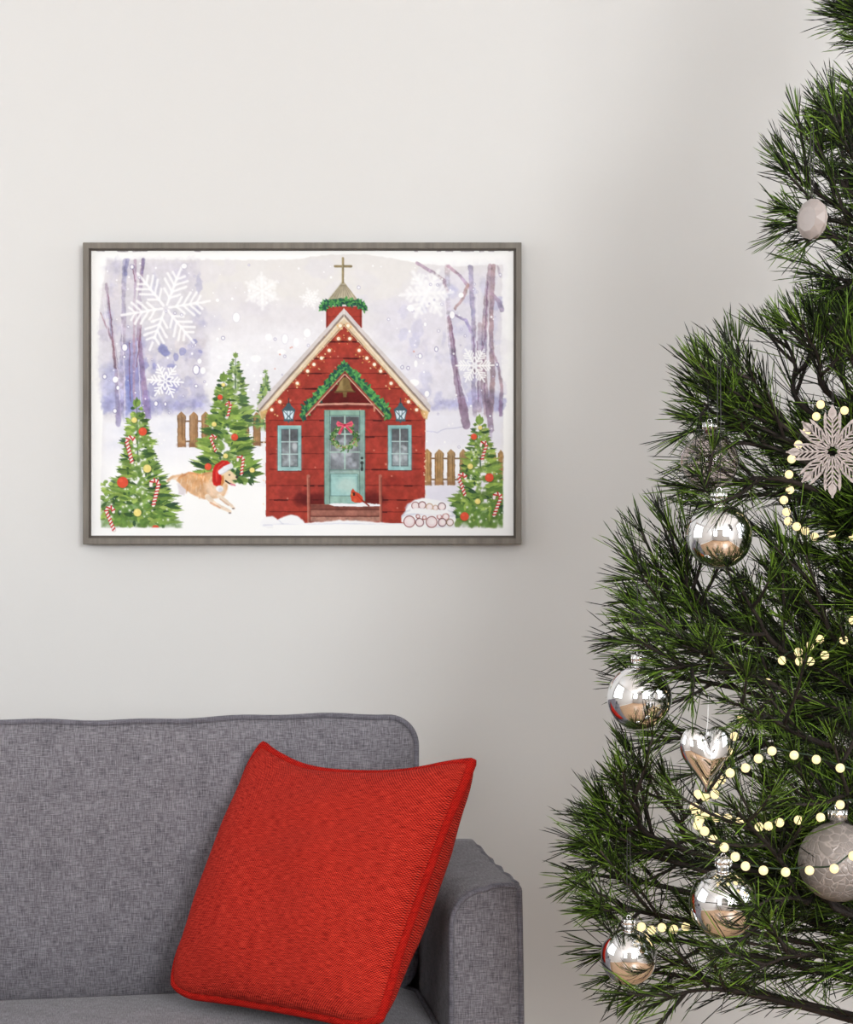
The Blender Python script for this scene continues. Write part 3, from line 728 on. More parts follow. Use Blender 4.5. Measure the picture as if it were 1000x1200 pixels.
    for y0, c in ((590, (120, 66, 56)), (596.5, (160, 106, 92)), (604, (186, 140, 124))): poly([(364, y0+.8), (446, y0+.8), (446, y0+5.6), (364, y0+5.6)], c, .8, .2, .4)
    for y in (596, 604): stroke([(364, y), (446, y)], 1.1, (84, 38, 34), .8, .2, .3)
    for x in (361.5, 445.7):
        stroke([(x-.3, 557.5), (x+.6, 612)], 3.4, (166, 92, 76), 1, .15, .2); stroke([(x-1.4, 558), (x-.6, 611)], .9, (206, 146, 126), .8, .1, .2); stroke([(x+1.4, 558), (x+2, 611)], .8, (100, 46, 40), .7, .1, .2); dot(x-.2, 557, 2, (176, 108, 92), 1, .5)
    poly([(385, 590), (392, 588.5), (416, 589.5), (424, 587.8), (436, 589), (445.5, 590), (445.5, 592), (424, 592.5), (392, 592)], (244, 244, 248), 1, .02, .4)
    RB = (196, 70, 44)
    poly([(410.5, 580), (411.5, 574), (413.5, 571.3), (416, 575), (420.5, 577), (424.5, 581), (426, 587), (422, 588), (416, 588.2), (412, 586)], RB, 1, .15, .2)
    stroke([(424, 585), (432, 591.5)], 1.7, (140, 46, 34), 1, .1, .2); poly([(413, 576), (416, 576), (416, 580), (413, 580)], (50, 30, 28), .9, .1, .2); poly([(411, 578), (413.5, 577), (413, 580.5)], (226, 140, 70), 1, .05, .1)
    stroke([(418, 579), (424, 585)], 1.4, (150, 44, 30), .7, .1, .3); dot(416, 585, 2.2, (224, 104, 70), .6, 1.2)
    # snow banks
    def bank(pts):
        poly(pts, (250, 250, 252), 1, .006, .8, .8)
    bank([(305, 615), (306, 609), (312, 604), (319, 603), (325, 608), (332, 604.5), (340, 602), (348, 603), (354, 608), (358, 613), (354, 616.5), (308, 616.5)])
    stroke([(309, 614.5), (330, 613), (354, 614.5)], 1.6, (212, 214, 230), .6, .05, .8, 1.4); stroke([(326, 608), (332, 613)], 1.2, (214, 216, 232), .7, .05, .6, 1)
    bank([(350, 613), (372, 610.5), (395, 608.5), (420, 609), (446, 611), (470, 613), (498, 612), (500, 620), (350, 620)]); stroke([(356, 614), (400, 612), (462, 614.5)], 1.3, (220, 222, 236), .7, .05, .8, 1.2)
    poly([(320, 613.5), (500, 613.5), (500, 622), (320, 622)], (254, 254, 253), 1, 0, 0, .8)
    # snowy log pile
    SN = (250, 250, 252)
    poly([(475, 596), (478, 590), (486, 584.5), (495, 582.5), (512, 585), (524, 588), (527.5, 592), (528, 597), (533, 602), (534, 609), (531, 613), (522, 614), (476, 613), (470, 610), (470.5, 603), (475, 598)], SN, 1, .01, .5, .8)
    for p in ([(471, 605), (474, 600), (480, 597)], [(532, 604), (529, 599), (525, 597)], [(474, 603), (490, 601), (514, 602), (530, 604)], [(475, 594), (480, 589)]): stroke(p, 1.8, (206, 208, 228), .7, .05, .8, 1.6)
    for x, y, r, c, h in ((486.5, 591.5, 4.8, (150, 96, 96), 1), (494.5, 591, 4.6, (124, 70, 70), 1), (503, 593, 4.4, (190, 160, 120), 1), (510, 594, 3.4, (196, 160, 130), 1), (517.5, 592.5, 4.8, (96, 62, 66), 1),
                       (489.5, 604, 2.6, (150, 80, 76), 0), (497, 605.5, 2.6, (156, 80, 72), 0), (514.5, 604.5, 3, (170, 96, 90), 0), (522, 604.5, 4.2, (176, 110, 100), 0),
                       (479.5, 610, 6.9, (140, 70, 66), 0), (491.5, 611, 5.1, (110, 62, 66), 0), (505.5, 610.5, 6.8, (138, 70, 68), 0), (518, 611, 5, (100, 60, 66), 0), (527, 611, 4.4, (130, 110, 80), 0)):
        dot(x, y, r, c, 1, .5, jit=.2); dot(x, y, r-.95, (246, 228, 230), 1, .5); dot(x+.4, y-.6, r*.5, (250, 244, 244), .7, 1.6)
    poly([(481, 595.5), (490, 594), (512, 596.5), (524, 596), (524, 600), (514, 602.5), (500, 602), (482, 600)], SN, 1, .01, .5, .8)
    poly([(470, 617.8), (540, 617.8), (540, 622), (470, 622)], (254, 254, 253), 1, 0, 0)
    # stray flecks of pigment at the sheet's upper edge
    for x0, x1 in ((114, 122), (138, 150), (156, 172), (229, 235), (486, 489), (512, 516), (522, 530), (540, 554), (562, 566), (572, 578), (596, 598)):
        stroke([(x0, 294.6), (x1, 294.6)], 1.5, (150, 140, 150), .7, .3, .6, .6)
    out = (img[0:H//2*2, 0:W//2*2].reshape(H//2, 2, W//2, 2, 3).mean(axis=(1, 3)))/255.
    return np.clip(out, 0, 1)

# ------------------------------------------------------------------ the framed print on the wall
DW = 3.5-.034                                # distance of the frame's front face
def frame_rect(y, x0, y0, x1, y1):           # corners of a pixel rectangle on the plane y
    d = y+3.5; a = px(x0, y1, d); c = px(x1, y0, d); return a.x, a.z, c.x, c.z
pic = thing('framed_print', (px(354, 460, 3.5).x, 0, px(354, 638, 3.5).z), 'framed watercolour print of a red chapel in snow, hung above the sofa', 'framed picture')
def moulding(name, o, i, yf, yb, m):
    # mitred frame between the outer rectangle o and the inner rectangle i
    v = []; f = []
    for y in (yf, yb):
        for (x0, z0, x1, z1) in (o, i): v += [(x0, y, z0), (x1, y, z0), (x1, y, z1), (x0, y, z1)]
    for k in range(4):
        j = (k+1) % 4
        f += [(k, j, 4+j, 4+k), (8+k, 12+k, 12+j, 8+j), (k, 8+k, 8+j, j), (4+k, 4+j, 12+j, 12+k)]
    v = [Vector(p)-pic.location for p in v]
    return mesh(name, v, f, m, pic, False)
RO = frame_rect(-.034, 97, 284, 611.5, 638); RI = frame_rect(-.034, 104, 291.3, 604.8, 630.6); RP = frame_rect(-.024, 107.6, 294.6, 601.4, 627)
fr = moulding('frame', RO, RI, -.034, -.0005, M['frame'])
bv = fr.modifiers.new('edge', 'BEVEL'); bv.width = .0012; bv.segments = 2
moulding('inner_lip', RI, (RP[0]-.001, RP[1]-.001, RP[2]+.001, RP[3]+.001), -.027, -.0005, M['frame_lip'])
art = paint_print()
AH, AW = art.shape[:2]
xs = np.linspace(RP[0]-.001, RP[2]+.001, AW)-pic.location.x; zs = np.linspace(RP[3]+.001, RP[1]-.001, AH)-pic.location.z
co = np.zeros((AH, AW, 3)); co[..., 0] = xs[None]; co[..., 1] = -.024; co[..., 2] = zs[:, None]
idx = np.arange(AH*AW).reshape(AH, AW)
q = np.stack([idx[:-1, :-1], idx[1:, :-1], idx[1:, 1:], idx[:-1, 1:]], -1).reshape(-1, 4)
me = bpy.data.meshes.new('print')
me.vertices.add(AH*AW); me.vertices.foreach_set('co', co.astype(np.float32).ravel())
me.loops.add(q.size); me.loops.foreach_set('vertex_index', q.astype(np.int32).ravel())
me.polygons.add(len(q)); me.polygons.foreach_set('loop_start', np.arange(0, q.size, 4, dtype=np.int32))
me.update(calc_edges=True)
ca = me.color_attributes.new('paint', 'FLOAT_COLOR', 'POINT')
al = np.where(art <= .04045, art/12.92, ((art+.055)/1.055)**2.4)*.76
ca.data.foreach_set('color', np.concatenate([al, np.ones((AH, AW, 1))], -1).astype(np.float32).ravel())
t = NT('watercolour_paper'); at = t.n('Attribute', attribute_name='paint'); t.l(at.outputs['Color'], t.b.inputs['Base Color']); t.set(Roughness=.8, Specular_IOR_Level=.2)
link('print', me, t.m, pic, False)

# ------------------------------------------------------------------ upholstery helpers
def rrect(hw, hh, r, nc=8, ns=24):           # rounded rectangle, fixed number of points, counter-clockwise from the right side
    r = min(r, hw, hh); P = []
    cs = [(hw-r, -hh+r, -PI/2), (hw-r, hh-r, 0), (-hw+r, hh-r, PI/2), (-hw+r, -hh+r, PI)]
    for k, (cx, cy, a0) in enumerate(cs):
        for j in range(nc): a = a0+PI/2*j/(nc-1); P.append((cx+r*math.cos(a), cy+r*math.sin(a)))
        nx, ny, na = cs[(k+1) % 4]
        ex, ey = nx+r*math.cos(na), ny+r*math.sin(na); sx, sy = P[-1]
        for j in range(1, ns): P.append((sx+(ex-sx)*j/ns, sy+(ey-sy)*j/ns))
    return P
def uvs(me, fn):
    l = me.uv_layers.new(name='UVMap')
    for p in me.polygons:
        n = p.normal
        for li in p.loop_indices: l.data[li].uv = fn(me.vertices[me.loops[li].vertex_index].co, n)
def uv_box(c, n):
    a = max(range(3), key=lambda k: abs(n[k]))
    return (c.y, c.z) if a == 0 else ((c.x, c.z) if a == 1 else (c.x, c.y))
def ring_pad(name, rings, fn, mat, parent, uv=None):
    # rings: (half width, half height, radius, depth) from the front centre round to the back centre
    v = []; f = []; n = None
    for hw, hh, r, y in rings:
        P = rrect(hw, hh, r); n = len(P); v += [fn(Vector((x, y, z))) for x, z in P]
    for i in range(len(rings)-1):
        for k in range(n): k2 = (k+1) % n; f.append((i*n+k, i*n+k2, (i+1)*n+k2, (i+1)*n+k))
    f += [tuple(range(n))[::-1], tuple((len(rings)-1)*n+k for k in range(n))]
    o = mesh(name, v, f, mat, parent); uvs(o.data, uv or uv_box); return o

# ------------------------------------------------------------------ the sofa
TH = math.radians(9)
sofa = thing('sofa', (px(611, 1037, 2.6).x, -.9, 0), 'grey linen sofa with piped back cushion and narrow armrest, against the wall under the picture', 'sofa')
sofa.rotation_euler = (0, 0, TH)
# local axes: x along the sofa (the right arm's outer face at x = 0), y towards the wall (arm front at y = 0)
ARM_H, ARM_W, ARM_L, SL = .672, .104, .37, 1.78
def arm_section(off=0.):                     # outline of an arm seen from the front: big round at the inner top, tight corner outside
    P = [(-ARM_W+off, .12+off)]
    r = .05
    for k in range(11): a = PI-PI/2*k/10; P.append((-ARM_W+off+r+r*math.cos(a), ARM_H-.004-off-r+r*math.sin(a)))
    P += [(-.045, ARM_H-off-.0005), (-.025, ARM_H+.001-off)]
    r = .008
    for k in range(5): a = PI/2-PI/2*k/4; P.append((-r-off+r*math.cos(a), ARM_H-off-r+r*math.sin(a)))
    for z in (.6, .54, .48, .4, .3, .2): P.append((.004*math.sin((ARM_H-z)/.5*2.2)-off, z))
    P.append((-off, .12+off)); return P
def make_arm(flip):
    m = bpy.data.objects.new('armrest', None)
    S = arm_section(); n = len(S); v = []; f = []
    def T(x, y, z): return Vector((x if not flip else -SL-x, y, z))
    ys = [-.001, .0, .004]+[.02+i*(ARM_L-.03)/14 for i in range(15)]+[ARM_L]
    for i, y in enumerate(ys):
        S2 = arm_section(.005 if i == 0 else (.0015 if i == 1 else 0))
        for x, z in S2:
            dip = .004*math.sin(PI*max(0, min(1, y/ARM_L))) if z > .6 else 0
            v.append(T(x, y, z-dip-(.006 if i == len(ys)-1 and z > .6 else 0)))
    for i in range(len(ys)-1):
        for k in range(n): k2 = (k+1) % n; f.append((i*n+k, i*n+k2, (i+1)*n+k2, (i+1)*n+k))
    f += [tuple(range(n))[::-1], tuple((len(ys)-1)*n+k for k in range(n))]
    if flip: f = [q[::-1] for q in f]
    o = mesh('armrest', v, f, M['grey'], sofa); uvs(o.data, uv_box)
    me_ = o.modifiers.new('split', 'EDGE_SPLIT'); me_.split_angle = math.radians(50)
    # welt round the front panel and along the outer top edge
    W = MB(); W.tube([T(x, -.0015, z) for x, z in arm_section(.003)], .0042, 8, True)
    E = [T(-.005-.0016*math.sin(i*.62), .006+i*(ARM_L-.012)/48, ARM_H-.003-.004*math.sin(PI*i/48)+.001*math.sin(i*.8)-.007*max(0, (i-40)/8)) for i in range(49)]
    W.tube(E, .0042, 8)
    w_ = W.build('piping', M['grey_piping'], o); uvs(w_.data, lambda c, n: (c.x+c.y, c.z))
    return o
make_arm(False); make_arm(True)
# frame: plinth, low back, legs
SEAT_Y = .30                                 # front face of the back cushions
b = MB(); b.box((-SL/2, .09, .2), (SL-2*ARM_W-.004, .50, .16)); b.box((-SL/2, ARM_L+.0275, .385), (SL, .05, .53))
fo = b.build('base', M['grey'], sofa, False, .012, 3); uvs(fo.data, uv_box)
for x in (-.06, -SL+.06):
    for y in (.06, ARM_L-.02):
        b = MB(); b.lathe([(0, 0), (.014, 0), (.022, .125), (0, .125)], 16, (x, y, 0)); b.build('leg', M['leg'], sofa)
# seat cushions
CW = (SL-2*ARM_W)/2-.004
for k in range(2):
    cx = -ARM_W-.002-CW/2-k*(CW+.004); hw = CW/2; hd = .265
    rings = [(hw*s, hd*s, .03*s+.005, zz) for s, zz in ((.05, .484), (.4, .482), (.75, .474), (.93, .462), (.985, .452), (1, .44), (1.004, .38), (1, .31), (.985, .296), (.9, .29), (.05, .288))]
    o = ring_pad('seat_cushion', rings, lambda p, cx=cx: Vector((cx+p.x, .095+p.z-.06, p.y)), M['grey'], sofa)
    o.data.flip_normals()
    W = MB(); W.tube([(cx+x, .035+z, .452) for x, z in rrect(hw*.992, hd*.992, .034)], .0042, 8, True)
    w_ = W.build('piping', M['grey_piping'], o); uvs(w_.data, lambda c, n: (c.x, c.y))
# back cushions
BZ0, BZ1 = .455, .881
rb = np.random.RandomState(4)
WR = [(rb.uniform(-1, 1), rb.uniform(.015, .035), rb.uniform(.003, .008), rb.uniform(-.5, .5)) for _ in range(16)]
def back_shape(cx, hw, hh, cz):
    def fn(p):
        x, y, z = p
        u, v_ = x/hw, z/hh
        front = max(0., 1-(y-0.)/.05) if y > 0 else 1.
        g = 0
        for (ux, ww, am, sl) in WR:        # soft vertical puckers running down from the top seam
            g += am*math.exp(-((u-ux-sl*(1-v_)*.2)/ww)**2)*max(0, (v_-.2))**1.2
        y2 = y+g*front*(1-max(0, (abs(v_)-.9)/.1)) if abs(u) < .97 else y
        z2 = z-(.0022*math.cos(u*5+.6)+.0012*math.sin(u*17))*max(0, v_)
        return Vector((cx+x, SEAT_Y-.035+y2+.035*0, cz+z2))
    return fn
for k in range(2):
    cx = -ARM_W-.004-CW/2-k*(CW+.006); hw = CW/2-.002; hh = (BZ1-BZ0)/2; cz = (BZ0+BZ1)/2
    rings = [(hw*s if False else hw-(1-s)*hh*.98, hh*s, .046*s, y) for s, y in ((.03, -.036), (.2, -.0355), (.4, -.033), (.58, -.027), (.74, -.018), (.87, -.007), (.95, .002), (.985, .008), (.995, .014))]
    rings += [(hw+.004, hh-.001, .046, .022), (hw+.011, hh-.003, .05, .05), (hw+.012, hh-.006, .05, .075), (hw+.006, hh-.012, .05, .095), (hw-.02, hh-.03, .05, .104), (hw-hh*.9, hh*.1, .02, .1045)]
    fn = back_shape(cx, hw, hh, cz)
    o = ring_pad('back_cushion', rings, fn, M['grey'], sofa)
    W = MB(); W.tube([fn(Vector((x, .013, z)))+Vector((0, -.002, 0)) for x, z in rrect(hw+.001, hh+.0005, .046, 12, 40)], .0046, 8, True)
    w_ = W.build('piping', M['grey_piping'], o); uvs(w_.data, lambda c, n: (c.x, c.z))

# ------------------------------------------------------------------ the red pillow
QT = [px(304, 860, 2.78), px(573, 881, 2.51), px(190, 1165, 2.655), px(454, 1211, 2.42)]   # top left, top right, bottom left, bottom right
pc = sum(QT, Vector())/4
pil = thing('throw_pillow', pc-Vector((0, 0, .19)), 'bright red woven throw pillow with piped edge, leaning in the corner of the grey sofa', 'pillow')
pn = (QT[1]-QT[2]).cross(QT[0]-QT[3]).normalized()
if pn.y > 0: pn = -pn
def pil_pt(s, t, side):
    # s, t in -1..1; edges are pulled in between the corners
    a = s*(1-(.125 if s > 0 else .045)*(1-t**4)) ; c = t*(1-((.25-.05*s) if t > 0 else .04)*(1-abs(s)**2.6))
    k = max(0, abs(s)+abs(t)-1.64)/.36          # rounded corner tips
    a *= 1-.09*k**1.7; c *= 1-.09*k**1.7
    
    p = (QT[0]*(1-a)*(1+c)+QT[1]*(1+a)*(1+c)+QT[2]*(1-a)*(1-c)+QT[3]*(1+a)*(1-c))/4
    e = max(0, (1-s*s))*max(0, (1-t*t))
    h = (.075 if side > 0 else .116)*e**.40
    # corner ears: the cloth stays thin, plus a few slack folds
    h *= 1-.35*max(0, abs(s)+abs(t)-1.25)
    h += .0035*math.sin(7*s+3*t)*e+.003*math.sin(11*t-4*s+1)*e
    return p+pn*h*side-pil.location
N_ = 72
v = []; f = []; uvl = []
for side in (1, -1):
    o0 = len(v)
    for i in range(N_+1):
        for j in range(N_+1):
            s = math.sin((i/N_-.5)*PI)*.35+(2*i/N_-1)*.65; t_ = math.sin((j/N_-.5)*PI)*.35+(2*j/N_-1)*.65
            v.append(pil_pt(s, t_, side)); uvl.append((s*.2, t_*.2))
    for i in range(N_):
        for j in range(N_):
            k = o0+i*(N_+1)+j; qd = (k, k+N_+1, k+N_+2, k+1); f.append(qd if side > 0 else qd[::-1])
cov = mesh('cover', v, f, M['red'], pil)
ul = cov.data.uv_layers.new(name='UVMap')
for lp in cov.data.loops: ul.data[lp.index].uv = uvl[lp.vertex_index]
ez = lambda i: math.sin((i/60-.5)*PI)*.6+(2*i/60-1)*.4
bd = [(ez(i), -1) for i in range(60)]+[(1, ez(i)) for i in range(60)]+[(-ez(i), 1) for i in range(60)]+[(-1, -ez(i)) for i in range(60)]
W = MB(); W.tube([pil_pt(s, t_, 1)+pn*.002 for s, t_ in bd], (.0068), 10, True)
pp = W.build('piping', M['red_piping'], pil); uvs(pp.data, lambda c, n: (c.x, c.z))

# ------------------------------------------------------------------ the pine: trunk, branches, needles
def leaf_mat():
    t = NT('pine_needle'); g = t.n('NewGeometry')
    t.l(ramp(t, g.outputs['Random Per Island'], [(0, (.004, .005, .0025, 1)), (.48, (.009, .014, .004, 1)), (.68, (.05, .10, .009, 1)), (1, (.16, .27, .03, 1))]), t.b.inputs['Base Color'])  # near-black share of needles puts the crown's inner shade into the colour
    t.set(Roughness=.42, Specular_IOR_Level=.22); return t.m
M['needle'] = leaf_mat()
M['bark'] = mat_wood('brown_bark', (.007, .004, .003, 1), (.020, .011, .007, 1), (90, 90, 20), .8)
TX, TY, APEX = px(1110, 600, 2.5).x, -1.0, 2.58
tree = thing('christmas_tree', (TX, TY, 0), 'long-needled green pine Christmas tree hung with silver ornaments, at the right of the sofa', 'Christmas tree')
rt = np.random.RandomState(7)
b = MB(); b.tube([(0, 0, .02), (.004, .003, .6), (-.003, 0, 1.2), (0, .003, 1.9), (0, 0, 2.45)], [.034, .03, .023, .013, .005], 10); b.build('trunk', M['bark'], tree)
b = MB()
for k in range(4):
    a = PI/4+k*PI/2; b.tube([(0, 0, .16), (.03*math.cos(a), .03*math.sin(a), .05), (.24*math.cos(a), .24*math.sin(a), .012)], [.012, .013, .012], 8)
b.lathe([(0, .03), (.05, .03), (.05, .17), (.042, .17), (.042, .05), (0, .05)], 20); b.build('stand', M['leg'], tree)

def spline(P, n):
    P = [np.array(p, float) for p in P]; Q = [2*P[0]-P[1]]+P+[2*P[-1]-P[-2]]; out = []
    m = len(P)-1
    for i in range(n+1):
        u = i/n*m; k = min(int(u), m-1); t = u-k; a, b_, c, d = Q[k], Q[k+1], Q[k+2], Q[k+3]
        out.append(.5*(2*b_+(c-a)*t+(2*a-5*b_+4*c-d)*t*t+(3*b_-a-3*c+d)*t**3))
    return np.array(out)
def needle_mesh(name, paths, parent, dens, ln):
    # paths: list of (points root to tip, first needle position 0..1)
    V = []; nt = 0
    for P, s0 in paths:
        seg = np.linalg.norm(P[1:]-P[:-1], axis=1); cum = np.r_[0, np.cumsum(seg)]; L = cum[-1]
        n = int(dens*L*(1-s0))+8
        d = L*(s0+(1-s0)*rt.rand(n)**.85); d[:10] = L*rt.uniform(.95, 1, min(10, n))
        i = np.clip(np.searchsorted(cum, d)-1, 0, len(seg)-1); u = ((d-cum[i])/seg[i])[:, None]
        B = P[i]*(1-u)+P[i+1]*u; T = (P[i+1]-P[i])/seg[i][:, None]
        R = rt.normal(size=(n, 3)); R -= T*(R*T).sum(1, keepdims=True); R /= np.linalg.norm(R, axis=1, keepdims=True)
        a = np.radians(rt.uniform(13, 43, n))[:, None]; a = np.where(d[:, None] > L*.93, a*.6, a)
        D = T*np.cos(a)+R*np.sin(a); D /= np.linalg.norm(D, axis=1, keepdims=True)
        l = (ln*rt.uniform(.6, 1.12, n)*np.where(d > L*.88, .75, 1.))[:, None]
        ok = clear(B)&clear(B+D*l)&clear(B+D*l*.8)&clear(B+D*l*.6)&clear(B+D*l*.4)&clear(B+D*l*.2); B, D, l, R, n = B[ok], D[ok], l[ok], R[ok], int(ok.sum())
        if n == 0: continue
        N = np.cross(D, R); N /= np.linalg.norm(N, axis=1, keepdims=True)+1e-9; O = np.cross(D, N)
        r = rt.uniform(.00055, .0008, n)[:, None]; bend = rt.uniform(-.10, .04, n)[:, None]*l*R+np.array([0, 0, -1.])*l*rt.uniform(-.02, .08, n)[:, None]
        rows = []
        for f_, q in ((0, .9), (.86, 1.)):
            c = B+D*l*f_+bend*f_*f_
            for k in range(3): rows.append(c+(N*math.cos(2*PI*k/3)+O*math.sin(2*PI*k/3))*r*q)
        rows.append(B+D*l+bend)
        V.append(np.stack(rows, 1)); nt += n
    V = np.concatenate(V).reshape(-1, 3)
    t0 = []
    for k in range(3):
        j = (k+1) % 3; t0 += [(k, j, 3+j), (k, 3+j, 3+k), (3+k, 3+j, 6)]
    t = (np.arange(nt)[:, None, None]*7+np.array(t0)[None]).reshape(-1, 3)
    return tris_mesh(name, V, t, M['needle'], parent)
ORG = np.array([TX, TY, 0])
# where the ornaments hang (pixel centre, radius, distance): no needle or twig grows through them
ORN = [(843, 628, 38.5, 2.31), (749.5, 818, 38, 2.31), (848, 1059, 40, 2.20), (737, 1121, 33, 2.28), (832, 541, 34, 2.372), (982, 1010, 46, 2.28), (827, 890, 34, 2.18), (952, 257, 24, 2.26), (976, 529, 30, 2.14)]
ORN += [(x, y-r*1.22, r*.30, d) for x, y, r, d in ORN[:6]]
OC = np.array([tuple(px(x, y, d)) for x, y, r, d in ORN])-ORG; OR = np.array([r/F*d for x, y, r, d in ORN])*1.03
def clear(p):                     # p: (n, 3) tree-local points -> True where outside every ornament
    return (np.linalg.norm(p[:, None]-OC[None], axis=2) > OR[None]).all(1)
# how far the crown spreads to the left at each height of the picture (pixels at the tree's distance)
ENV = np.array([(60, 950), (90, 935), (150, 895), (200, 888), (270, 880), (325, 938), (345, 936), (380, 885), (410, 775), (520, 765), (575, 760), (592, 800), (606, 706), (640, 702), (700, 692), (770, 692), (800, 708), (850, 762), (870, 706), (890, 680), (950, 660), (1000, 648), (1090, 648), (1130, 680), (1200, 690)], float)
def reach(p):                     # pixels between a tree-local point and the crown's edge
    p = p+ORG; d = p[1]+3.5; x = 500+p[0]/d*F; y = 600-(p[2]-1.2)/d*F
    return x-np.interp(y, ENV[:, 0], ENV[:, 1])
def make_branch(P, s0=.25, nside=6, dens=290, ln=.070, side=(.07, .14), r0=.0052, up=.25):
    # P: world points root to tip
    P = spline(P, 48)-ORG; m = 48; lim = rt.uniform(22, 46)
    while m > 24 and reach(P[m]) < lim: m -= 1
    P = spline([P[int(round(m*k/8))] for k in range(9)], 16)
    for c_, r_ in list(zip(OC, OR))*2:        # boughs bend round whatever hangs in their way
        v_ = P-c_; dd = np.linalg.norm(v_, axis=1); lim2 = r_+.018
        if (dd < lim2).any():
            out = v_/np.maximum(dd, 1e-6)[:, None]; out[:, 1] += .4; out /= np.linalg.norm(out, axis=1, keepdims=True)
            tgt = np.maximum(dd, lim2)[:, None]
            P = np.where(dd[:, None] < lim2, c_+out*tgt, P)
    seg = np.linalg.norm(P[1:]-P[:-1], axis=1); L = seg.sum()
    b = MB(); b.tube([tuple(p) for p in P], [r0*(1-.72*i/16) for i in range(17)], 6)
    paths = [(P, s0)]
    for k in range(nside):
        u = s0+.04+(.86-s0)*(k+rt.uniform(.1, .9))/max(nside, 1); i = min(int(u*16), 15); w_ = u*16-i
        B = P[i]*(1-w_)+P[i+1]*w_; T = (P[i+1]-P[i])/seg[i]
        R = rt.normal(size=3)*np.array([1, .75, .9])+np.array([0, -.15, up]); R -= T*R.dot(T); R /= np.linalg.norm(R)
        a = math.radians(rt.uniform(26, 50)); D = T*math.cos(a)+R*math.sin(a); l = min(rt.uniform(*side), (1-u)*L*.7+.01)
        while l > .02 and reach(B+D*l*1.1) < lim+rt.uniform(4, 26): l *= .85
        if not clear(np.array([B, B+D*l*.35, B+D*l*.7, B+D*l])).all(): continue
        Q = np.array([B, B+D*l*.5+T*l*.03, B+D*l+T*l*.12+np.array([0, 0, .06*l])])
        Q = spline(Q, 5); b.tube([tuple(p) for p in Q], [.0028, .0026, .0024, .0021, .0018, .0013], 5); paths.append((Q, .08))
    o = b.build('branch', M['bark'], tree)
    needle_mesh('needles', paths, o, dens, ln)
    return o
# boughs the photograph shows, tip first, as (pixel x, pixel y) with the tip's distance; then the height at the trunk
BOUGHS = [
    ([(912, 186), (946, 218), (1000, 256)], 2.42, 330, 4), ([(938, 152), (975, 200), (1010, 240)], 2.5, 320, 3), ([(978, 124), (1000, 170), (1040, 230)], 2.38, 310, 3), ([(918, 263), (950, 258), (1010, 272)], 2.38, 350, 5),
    ([(928, 284), (962, 278), (1020, 292)], 2.3, 360, 4), ([(950, 322), (990, 328), (1040, 340)], 2.46, 380, 3), ([(985, 160), (1010, 200), (1060, 260)], 2.25, 320, 3),
    ([(794, 427), (830, 462), (900, 492), (950, 510)], 2.42, 560, 5), ([(852, 414), (872, 452), (910, 500)], 2.5, 560, 3), ([(876, 424), (896, 470), (935, 510)], 2.36, 560, 3), ([(914, 386), (932, 425), (945, 480)], 2.46, 540, 4), ([(938, 376), (960, 420), (975, 465)], 2.34, 520, 4),
    ([(972, 388), (985, 425), (1005, 470)], 2.44, 510, 4), ([(790, 457), (845, 482), (920, 515)], 2.34, 580, 5), ([(794, 484), (850, 500), (930, 525)], 2.48, 590, 5), ([(803, 516), (862, 518), (930, 535)], 2.36, 600, 4), ([(812, 556), (868, 562), (940, 568)], 2.30, 620, 5), ([(990, 400), (1010, 450), (1040, 500)], 2.26, 520, 3),
    ([(806, 570), (868, 568), (950, 574)], 2.5, 630, 4), ([(835, 592), (885, 580), (950, 590)], 2.42, 640, 3),
    ([(714, 628), (764, 678), (820, 714), (890, 742)], 2.40, 820, 7), ([(760, 660), (800, 692), (850, 722)], 2.5, 800, 4), ([(797, 668), (815, 700), (860, 735)], 2.38, 800, 4), ([(718, 720), (786, 732), (885, 754)], 2.32, 830, 7), ([(730, 752), (800, 750), (890, 768)], 2.46, 840, 5),
    ([(858, 668), (886, 720), (930, 770)], 2.28, 820, 4), ([(905, 640), (930, 700), (965, 760)], 2.4, 800, 4), ([(945, 650), (962, 704), (990, 760)], 2.3, 790, 4), ([(985, 640), (995, 700), (1020, 750)], 2.42, 780, 4), ([(838, 608), (890, 620), (960, 650)], 2.52, 700, 4),
    ([(742, 792), (815, 797), (915, 824)], 2.34, 880, 6), ([(768, 786), (830, 780), (900, 800)], 2.22, 860, 5), ([(800, 756), (860, 780), (920, 810)], 2.2, 850, 4), ([(765, 870), (810, 864), (900, 872)], 2.44, 920, 4), ([(850, 820), (900, 840), (960, 870)], 2.16, 890, 4),
    ([(684, 902), (706, 932), (752, 982), (810, 1010)], 2.36, 1070, 6), ([(670, 946), (716, 966), (780, 1000)], 2.44, 1070, 5), ([(664, 990), (720, 992), (790, 1010)], 2.32, 1080, 6), ([(668, 1023), (730, 1030), (800, 1044)], 2.42, 1090, 5), ([(663, 1074), (730, 1066), (800, 1078)], 2.28, 1110, 6), ([(720, 912), (748, 950), (790, 992)], 2.28, 1060, 5), ([(778, 908), (800, 950), (830, 995)], 2.34, 1040, 5),
    ([(884, 880), (908, 940), (950, 990)], 2.4, 1030, 4), ([(858, 944), (900, 990), (960, 1050)], 2.12, 1090, 6), ([(930, 880), (955, 940), (1000, 1000)], 2.3, 1000, 4), ([(880, 1066), (930, 1052), (990, 1070)], 2.14, 1110, 6), ([(975, 860), (995, 930), (1040, 1000)], 2.2, 1000, 4),
    ([(700, 1120), (760, 1104), (840, 1110)], 2.36, 1150, 5), ([(672, 1160), (740, 1140), (830, 1150)], 2.3, 1190, 6), ([(760, 1180), (820, 1160), (900, 1170)], 2.2, 1200, 5), ([(880, 1140), (930, 1120), (1000, 1130)], 2.12, 1160, 5),
]
